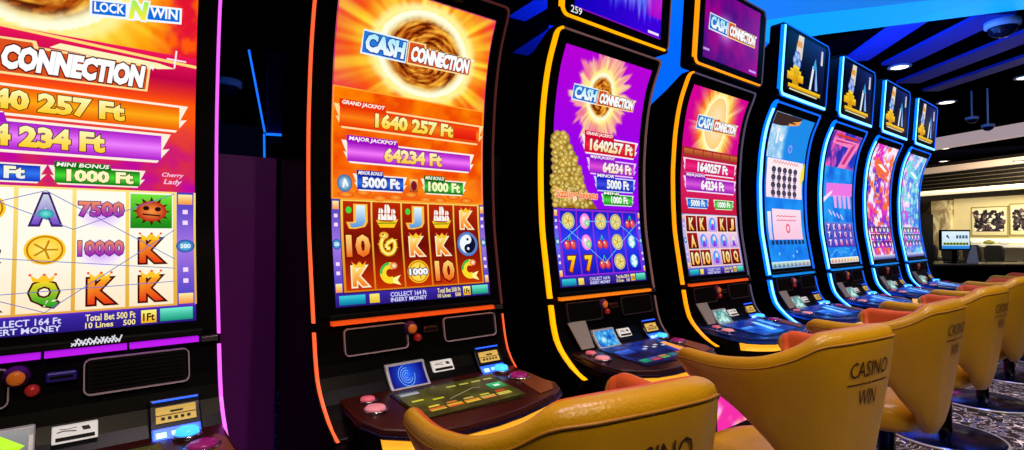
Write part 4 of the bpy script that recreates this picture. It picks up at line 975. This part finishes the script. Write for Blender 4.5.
tag(box('wall_back', (-4, 26, 12, 12.1, 0, 3.45), NAVY), kind='structure')
tag(box('wall_left', (-4.1, -4, -4, 12, 0, 3.45), NAVY), kind='structure')
tag(box('wall_front', (-4, 26, -4.1, -4, 0, 3.45), NAVY), kind='structure')
tag(box('wall_right', (26, 26.1, -4, 12, 0, 3.45), NAVY), kind='structure')

spot('counter_downlight', (10.2, 1.0, 3.35), (10.8, 1.95, .8), 60, WARM, 50)
# ceiling lit blue from coves: that light is put in as glowing areas
CEIL_GLOW = mat('deep_lit_ceiling_glow', (20, 60, 160), .35, emit=(0, 105, 255), es=1.0, vary=0)
CEIL_GLOW_PALE = mat('pale_lit_ceiling_glow', (20, 90, 180), .35, emit=(10, 165, 255), es=1.0, vary=0)
def flat(name, pts, z0, z1, m, parent=None):
    bm = bmesh.new(); add_prism(bm, pts, 2, z0, z1); return obj_from_bm(name, bm, m, parent)
lp = flat('lit_ceiling_glow', [(6.31, 2.35), (6.15, 2.83), (7.2, 3.74), (9.1, 6.4), (6.2, 6.6), (4.2, 3.2), (4.75, 2.2), (5.2, 1.2), (6.0, 1.3)], 3.375, 3.42, CEIL_GLOW)
tag(lp, 'deep blue painted glow of the lit ceiling seen between the two amber machines', 'ceiling panel')
lp2 = flat('lit_ceiling_glow', [(7.9, -.6), (6.31, 2.35), (6.15, 2.83), (4.9, 2.9), (4.5, 2.6), (4.7, 2.1), (5.65, 1.85), (6.1, -.6)], 3.35, 3.374, CEIL_GLOW_PALE)
tag(lp2, 'bright cyan painted glow of the lit ceiling along the top edge', 'ceiling panel')
lp3 = flat('lit_ceiling_glow', [(6.1, 1.35), (5.86, 1.75), (5.52, 2.25), (5.3, 2.7), (4.5, 2.7), (4.7, 1.0)], 3.33, 3.349, mat('mid_lit_ceiling_glow', (20, 70, 160), .35, emit=(25, 125, 225), es=1.0, vary=0))
tag(lp3, 'mid blue painted glow of the lit ceiling, corner at the very top, above the fifth topper', 'ceiling panel')
# ceiling beams
BEAM = mat('blue_painted_beam', (30, 60, 190), .5)
def beam(p, q, wd, z0, z1, lab):
    d = Vector((q[0]-p[0], q[1]-p[1])).normalized(); n = Vector((-d.y, d.x))*wd/2
    o = flat('ceiling_beam', [(p[0]+n.x, p[1]+n.y), (p[0]-n.x, p[1]-n.y), (q[0]-n.x, q[1]-n.y), (q[0]+n.x, q[1]+n.y)], z0, z1, BEAM)
    return tag(o, lab, 'ceiling beam', 'blue beams across the dark ceiling')
beam((7.72, 2.47), (6.72, 1.60), .30, 3.38, 3.42, 'blue ceiling beam nearest the glowing blue ceiling area')
beam((8.31, 2.20), (7.20, 1.02), .34, 3.38, 3.42, 'blue ceiling beam ending beside the bright downlight, brightest of the beams')
beam((9.46, 2.35), (7.70, .25), .34, 3.38, 3.42, 'blue ceiling beam just beyond the brightest one')
beam((10.26, 2.26), (8.90, .5), .26, 3.38, 3.42, 'dim blue ceiling beam farthest towards the bar')
beam((3.48, 4.2), (3.40, 3.40), .22, 3.38, 3.42, 'upper blue ceiling beam seen between the dragon and fruit machines')
beam((4.2, 5.0), (4.02, 4.15), .22, 3.38, 3.42, 'lower blue ceiling beam seen between the dragon and fruit machines')

# recessed downlights and cameras
LAMP = mat('lamp_glow', (255, 240, 220), .3, emit=(255, 238, 215), es=5)
def downlight(x, y, z, r, lab):
    e = empty('downlight', (x, y, z)); tag(e, lab, 'ceiling light', 'small round ceiling downlights')
    bm = bmesh.new(); add_lathe(bm, [(r*1.35, 0), (r*1.35, -.012), (r, -.016), (r, 0)], (0, 0, 0), 20); obj_from_bm('trim_ring', bm, WHITE, e, True)
    bm = bmesh.new(); add_lathe(bm, [(r, -.004), (r*.9, -.012), (.001, -.016)], (0, 0, 0), 20); obj_from_bm('lamp', bm, LAMP, e, True)
downlight(8.42, 2.18, 3.38, .10, 'round ceiling downlight at the end of the brightest blue beam')
downlight(11.49, 2.31, 3.42, .11, 'round ceiling downlight above the last topper')
downlight(10.55, 1.22, 3.42, .10, 'round ceiling downlight at the right edge of the photo')
downlight(14.9, 3.05, 3.42-.35, .09, 'upper small downlight on the dark ceiling just right of the last slot machine') 
downlight(17.5, 3.6, 3.07, .09, 'lower small downlight between the bar trim and the last slot machine')
downlight(15.3, 1.9, 2.70, .07, 'small downlight at the right edge above the bar')
def dome(name, x, y, z, r, lab, tint):
    e = empty(name, (x, y, z)); tag(e, lab, 'security camera')
    bm = bmesh.new(); add_lathe(bm, [(r, 0), (r, -r*.35), (r*.88, -r*.45), (r*.86, -r*.46)], (0, 0, 0), 24); obj_from_bm('housing', bm, mat('camera_housing', (215, 225, 240), .3), e, True)
    bm = bmesh.new(); add_lathe(bm, [(r*.84, -r*.44)]+[(r*.84*math.cos(t), -r*.44-r*.7*math.sin(t)) for t in np.linspace(.2, 1.5, 7)], (0, 0, 0), 24); obj_from_bm('dome', bm, mat('smoked_dome', (20, 26, 46), .05), e, True)
dome('dome_camera', 7.46, 1.03, 3.38, .15, 'round dome security camera on the ceiling at the upper right', 0)
dome('dome_camera', 1.64, 8.71, 3.42, .22, 'dome security camera on the ceiling between the magenta and the dragon machine', 0)
for (x, y, z, lab) in ((10.9, 1.88, 3.00, 'upper of the two hanging dome cameras on the dark ceiling'), (10.9, 1.69, 2.85, 'lower hanging dome camera in front of the pale ceiling strip')):
    dome('dome_camera', x, y, z, .085, lab, 0);
    e = [o for o in COL.objects if o.type == 'EMPTY' and o.get('label') == lab][0]
    bm = bmesh.new(); add_lathe(bm, [(.012, 0), (.012, 3.42-z)], (0, 0, 0), 10); obj_from_bm('stem', bm, WHITE, e)

# partition behind the machines
PART = mat('partition_magenta_lit', (96, 16, 130), .35)  # maroon panel, magenta LED light put into its base colour as purple
pt = box('partition_panel', (-1.6, .56, 2.06, 2.12, 0, 1.43), PART); bevel(pt, .004); tag(pt, 'dark partition panel with magenta light painted in as purple, between the magenta and the dragon machine', 'partition')
pt = box('partition_panel', (.6, 9.4, 2.06, 2.12, 0, 1.43), mat('partition_unlit', (10, 8, 12), .5)); tag(pt, 'long black partition panel behind the machine row', 'partition')  # rest of the partition, a black copy without the magenta light

# slot machine of another row, seen in the gap with thin blue edge lines
bk = empty('slot_machine', (1.35, 4.35, 0), math.radians(-20)); tag(bk, 'dark slot machine with thin blue edge lines behind the purple partition', 'slot machine')
bm = bmesh.new(); add_prism(bm, [(-.2, 0), (.3, 0), (.3, 1.7), (.05, 1.88), (-.2, 1.80)], 0, -.2, .5); bevel(obj_from_bm('cabinet', bm, BLACK, bk), .01)
bm = bmesh.new(); add_prism(bm, [(-.16, 1.90), (-.08, 1.90), (-.22, 2.50), (-.30, 2.50)], 0, -.22, .55); bevel(obj_from_bm('topper', bm, mat('dim_violet_panel', (80, 30, 100), .4), bk), .01)
BE = led('thin_blue_edge', (20, 110, 255), 1.3)
bm = bmesh.new(); add_tube(bm, [(-.33, -.31, 2.49), (-.235, -.17, 1.92)], .008, 6); obj_from_bm('edge_light', bm, BE, bk)
bm = bmesh.new(); add_tube(bm, [(-.235, -.21, 1.90), (-.225, -.22, 1.40)], .008, 6); obj_from_bm('edge_light', bm, BE, bk)
bm = bmesh.new(); add_tube(bm, [(-.225, -.18, 1.905), (.5, -.18, 1.905)], .010, 6); obj_from_bm('edge_light', bm, BE, bk)

# ------------------------------------------------------------------ bar at the far right
P0 = Vector((20.94, 3.58, 0)); AZ = math.radians(27); D = Vector((math.sin(AZ), math.cos(AZ), 0)); Nn = Vector((D.y, -D.x, 0))
BR = Matrix(((D.x, Nn.x, 0, P0.x), (D.y, Nn.y, 0, P0.y), (0, 0, 1, 0), (0, 0, 0, 1)))   # local x along wall, y away from camera
def bbox_(name, a0, a1, b0, b1, z0, z1, m, lab=None, cat=None, kind=None, parent=None, bev=0):
    bm = bmesh.new(); add_box(bm, a0, a1, b0, b1, z0, z1); 
    o = obj_from_bm(name, bm, m, parent)
    if parent is None: o.matrix_world = BR
    if bev: bevel(o, bev)
    bmf = o.data; bmf.update()
    tag(o, lab, cat, kind=kind); return o
def marble(name, ca, cb, sc):
    m = bpy.data.materials.new(name); m.use_nodes = True; nt = m.node_tree; b = nt.nodes['Principled BSDF']; N = nt.nodes.new; Lk = nt.links.new
    tc = N('ShaderNodeTexCoord'); n = N('ShaderNodeTexNoise'); n.inputs['Scale'].default_value = sc; n.inputs['Detail'].default_value = 8; n.inputs['Distortion'].default_value = 1.6
    Lk(tc.outputs['Object'], n.inputs['Vector']); r = N('ShaderNodeValToRGB'); e = r.color_ramp.elements; e[0].position = .42; e[0].color = L4(ca); e[1].position = .58; e[1].color = L4(cb)
    Lk(n.outputs['Fac'], r.inputs[0]); Lk(r.outputs[0], b.inputs['Base Color']); b.inputs['Roughness'].default_value = .3; return m
CREAM = mat('cream_wall', (225, 210, 165), .6)
bbox_('wall_bar', -6, 5, .0, .15, 0, 3.42, mat('bar_wall_dark', (50, 38, 30), .6), kind='structure')
bbox_('cream_wall_panel', -3.5, .58, -.04, -.005, .30, 2.25, CREAM, 'cream wall panel behind the bar counter', 'wall panel')
bbox_('marble_panel', 1.22, 2.6, -.10, -.005, .2, 2.25, marble('brown_marble', (8, 5, 4), (62, 46, 34), 2.2), 'dark brown veined marble panel beside the last slot machine', 'wall panel')
bbox_('marble_panel', .60, 1.20, -.16, -.005, .2, 2.22, marble('beige_marble', (150, 130, 95), (228, 214, 175), 1.8), 'pale beige veined marble panel left of the framed picture', 'wall panel')
STRIP = mat('pale_ceiling_trim', (200, 175, 150), .5, emit=(190, 160, 140), es=.0)
WLIT = mat('cove_light_diffuser', (240, 225, 190), .5, emit=(250, 235, 195), es=.9)
bbox_('bar_canopy', -5, 3.5, -.895, -.2, 2.52, 3.0, mat('dark_wood_slats', (9, 7, 6), .7, spec=.1), 'dark slatted canopy above the bar', 'canopy')
for k in range(5): 
    pass
bbox_('cove_light', -5, 3.5, -.95, -.2, 2.40, 2.49, WLIT, 'long warm cove light under the bar canopy', 'cove light')
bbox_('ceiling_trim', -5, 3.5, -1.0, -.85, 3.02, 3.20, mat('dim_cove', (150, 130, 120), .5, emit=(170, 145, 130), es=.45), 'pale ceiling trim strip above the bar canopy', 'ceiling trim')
for k in range(4):
    bbox_('canopy_slat', -5, 3.5, -.93, -.896, 2.57+k*.11, 2.59+k*.11, mat('light_slat', (70, 60, 48), .6, spec=.1), 'thin light slat on the bar canopy, %s from the bottom' % ['first', 'second', 'third', 'fourth'][k], 'slat')
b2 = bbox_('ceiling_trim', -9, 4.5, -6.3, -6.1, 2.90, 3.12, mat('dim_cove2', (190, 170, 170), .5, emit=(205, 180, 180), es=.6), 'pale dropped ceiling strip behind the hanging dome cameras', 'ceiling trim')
# framed pictures
def picture(a0, a1, z0, z1, seed, lab):
    e = empty('framed_picture', (0, 0, 0)); e.matrix_world = BR @ Matrix.Translation((0, -.05, 0)); tag(e, lab, 'picture')
    bm = bmesh.new(); add_box(bm, a0-.04, a1+.04, -.05, 0, z0-.04, z1+.04); o = obj_from_bm('frame', bm, mat('pale_frame', (150, 140, 90), .4), e); bevel(o, .01)
    c = Canvas(); rnd = random.Random(seed); Wd = a1-a0; H = z1-z0
    c.rect(0, 0, Wd, H, (215, 205, 165), (225, 215, 180), z=0); c.rect(.07, .10, Wd-.07, H-.14, (40, 32, 40), (60, 50, 60), z=0.5)
    for k in range(170):
        x = rnd.random()*(Wd-.12); y = .08+rnd.random()*(H-.25); g = rnd.choice([(25, 20, 40), (60, 50, 60), (20, 15, 15), (240, 235, 220), (100, 80, 90)])
        c.disc(x+.06, y+.06, .03+.03*rnd.random(), .03+.035*rnd.random(), g, n=8, z=1+k % 5)
    pm = bpy.data.materials.get('picture_print')
    if pm is None:
        pm = bpy.data.materials.new('picture_print'); pm.use_nodes = True; b = pm.node_tree.nodes['Principled BSDF']; a = pm.node_tree.nodes.new('ShaderNodeAttribute'); a.attribute_name = 'Col'; pm.node_tree.links.new(a.outputs['Color'], b.inputs['Base Color'])
    c.build('picture_print', lambda x, y, d: (a1-x, -.052-d*3, z0+y), e, pm)
picture(-.93, .0, 1.13, 1.93, 3, 'wide framed picture with dark and white dots on the cream bar wall')
picture(-1.9, -1.03, 1.15, 1.98, 9, 'framed picture at the right edge of the photo')
bbox_('back_shelf', -3.5, .5, -.55, -.05, .78, .86, WHITE, 'white shelf along the bar wall under the pictures', 'shelf', bev=.01)
sl_ = bbox_('shelf_light', -3.5, .45, -.10, -.045, .90, 1.02, mat('shelf_glow', (250, 245, 205), .5, emit=(250, 245, 200), es=.9), 'bright yellowish light strip above the back shelf', 'shelf light')
# dark low chairs before the shelf
DK = mat('dark_upholstery', (18, 14, 16), .6)
for k, a in enumerate((.15, -.45, -1.05, -1.6)):
    e = empty('lounge_chair', (0, 0, 0)); e.matrix_world = BR @ Matrix.Translation((a, -1.3, 0)); tag(e, ['dark lounge chair nearest the monitor', 'second dark lounge chair from the monitor', 'third dark lounge chair from the monitor', 'dark lounge chair at the right edge by the bar'][k], 'chair', 'dark lounge chairs by the bar')
    bm = bmesh.new(); add_prism(bm, roundrect(-.24, .24, .42, .86, .12), 1, -.25, -.18); bevel(obj_from_bm('backrest', bm, DK, e), .02)
    bm = bmesh.new(); add_box(bm, -.25, .25, -.2, .25, .36, .46); bevel(obj_from_bm('seat', bm, DK, e), .03)
    for sx in (-.2, .2):
        for sy in (-.17, .2):
            bm = bmesh.new(); add_tube(bm, [(sx, sy, .37), (sx*1.1, sy*1.1, 0)], .015, 6); obj_from_bm('leg', bm, DK, e)
rnd = random.Random(8)
for k, a in enumerate((.16, -.22, -.60, -.98)):
    bm = bmesh.new(); add_lathe(bm, [(.06, 0), (.14, .05), (.15, .06), (.10, .10), (.02, .13)], (0, 0, 0), 16)
    o = obj_from_bm('serving_dish', bm, [mat('olive_dish', (120, 120, 50), .4), WHITE][k % 2], None, True); o.matrix_world = BR @ Matrix.Translation((a, -.3, .86))
    tag(o, ['olive dish on the back shelf nearest the monitor', 'white dish on the back shelf under the wide picture', 'second olive dish on the back shelf', 'white dish on the shelf below the right picture'][k], 'dish', 'dishes on the back shelf')
# dark counter with monitor
ct = bpy.data.objects.new('service_counter', None); COL.objects.link(ct); ct.location = (10.9, 1.75, 0); ct.rotation_euler = (0, 0, math.radians(-39))
tag(ct, 'black service counter beyond the row, carrying the monitor', 'counter')
bm = bmesh.new(); add_box(bm, -1.0, 2.2, -.2, .35, 0, .66); bevel(obj_from_bm('counter_body', bm, BLACK2, ct), .01)
bm = bmesh.new(); add_box(bm, -1.05, 2.25, -.25, .4, .66, .70); bevel(obj_from_bm('counter_top', bm, mat('brown_counter_top', (70, 55, 35), .3), ct), .008)
mo = empty('monitor', (10.56, 2.05, .70), math.radians(-39)); tag(mo, 'small lit monitor on a stand on the black counter', 'monitor')
bm = bmesh.new(); add_box(bm, -.235, .235, -.02, .02, .20, .52); bevel(obj_from_bm('monitor_frame', bm, BLACK, mo), .008)
c = Canvas(); c.rect(0, 0, .43, .27, (200, 225, 240), (225, 245, 255), z=0); c.rect(0, 0, .43, .05, (40, 130, 220), (60, 150, 230), z=1); c.rect(.02, .06, .41, .10, (90, 130, 60), (200, 220, 60), z=1)
for k in range(8): c.rect(.03+k*.05, .065, .055+k*.05, .095, (30, 40, 60), z=2)
c.poly([(.06, .20), (.09, .22), (.12, .16), (.10, .16)], (40, 60, 90), 1)
for k in range(4): c.rect(.22+k*.048, .16, .255+k*.048, .21, (60, 90, 120), z=1)
c.build('monitor_screen', lambda x, y, d: (-.215+x, -.022-d*2, .225+y), mo)
bm = bmesh.new(); add_box(bm, -.03, .03, -.01, .02, .02, .22); obj_from_bm('stand_neck', bm, BLACK2, mo)
bm = bmesh.new(); add_box(bm, -.12, .12, -.08, .08, 0, .02); bevel(obj_from_bm('stand_base', bm, BLACK2, mo), .005)
bm = bmesh.new(); add_prism(bm, [(-.09, 0), (.09, 0), (.05, .26), (-.02, .28)], 1, -.01, .01); o = obj_from_bm('paper_sign', bm, WHITE); o.location = (10.80, 1.88, .701); o.rotation_euler = (0, 0, math.radians(-39)); tag(o, 'folded white card standing on the counter by the monitor', 'card')
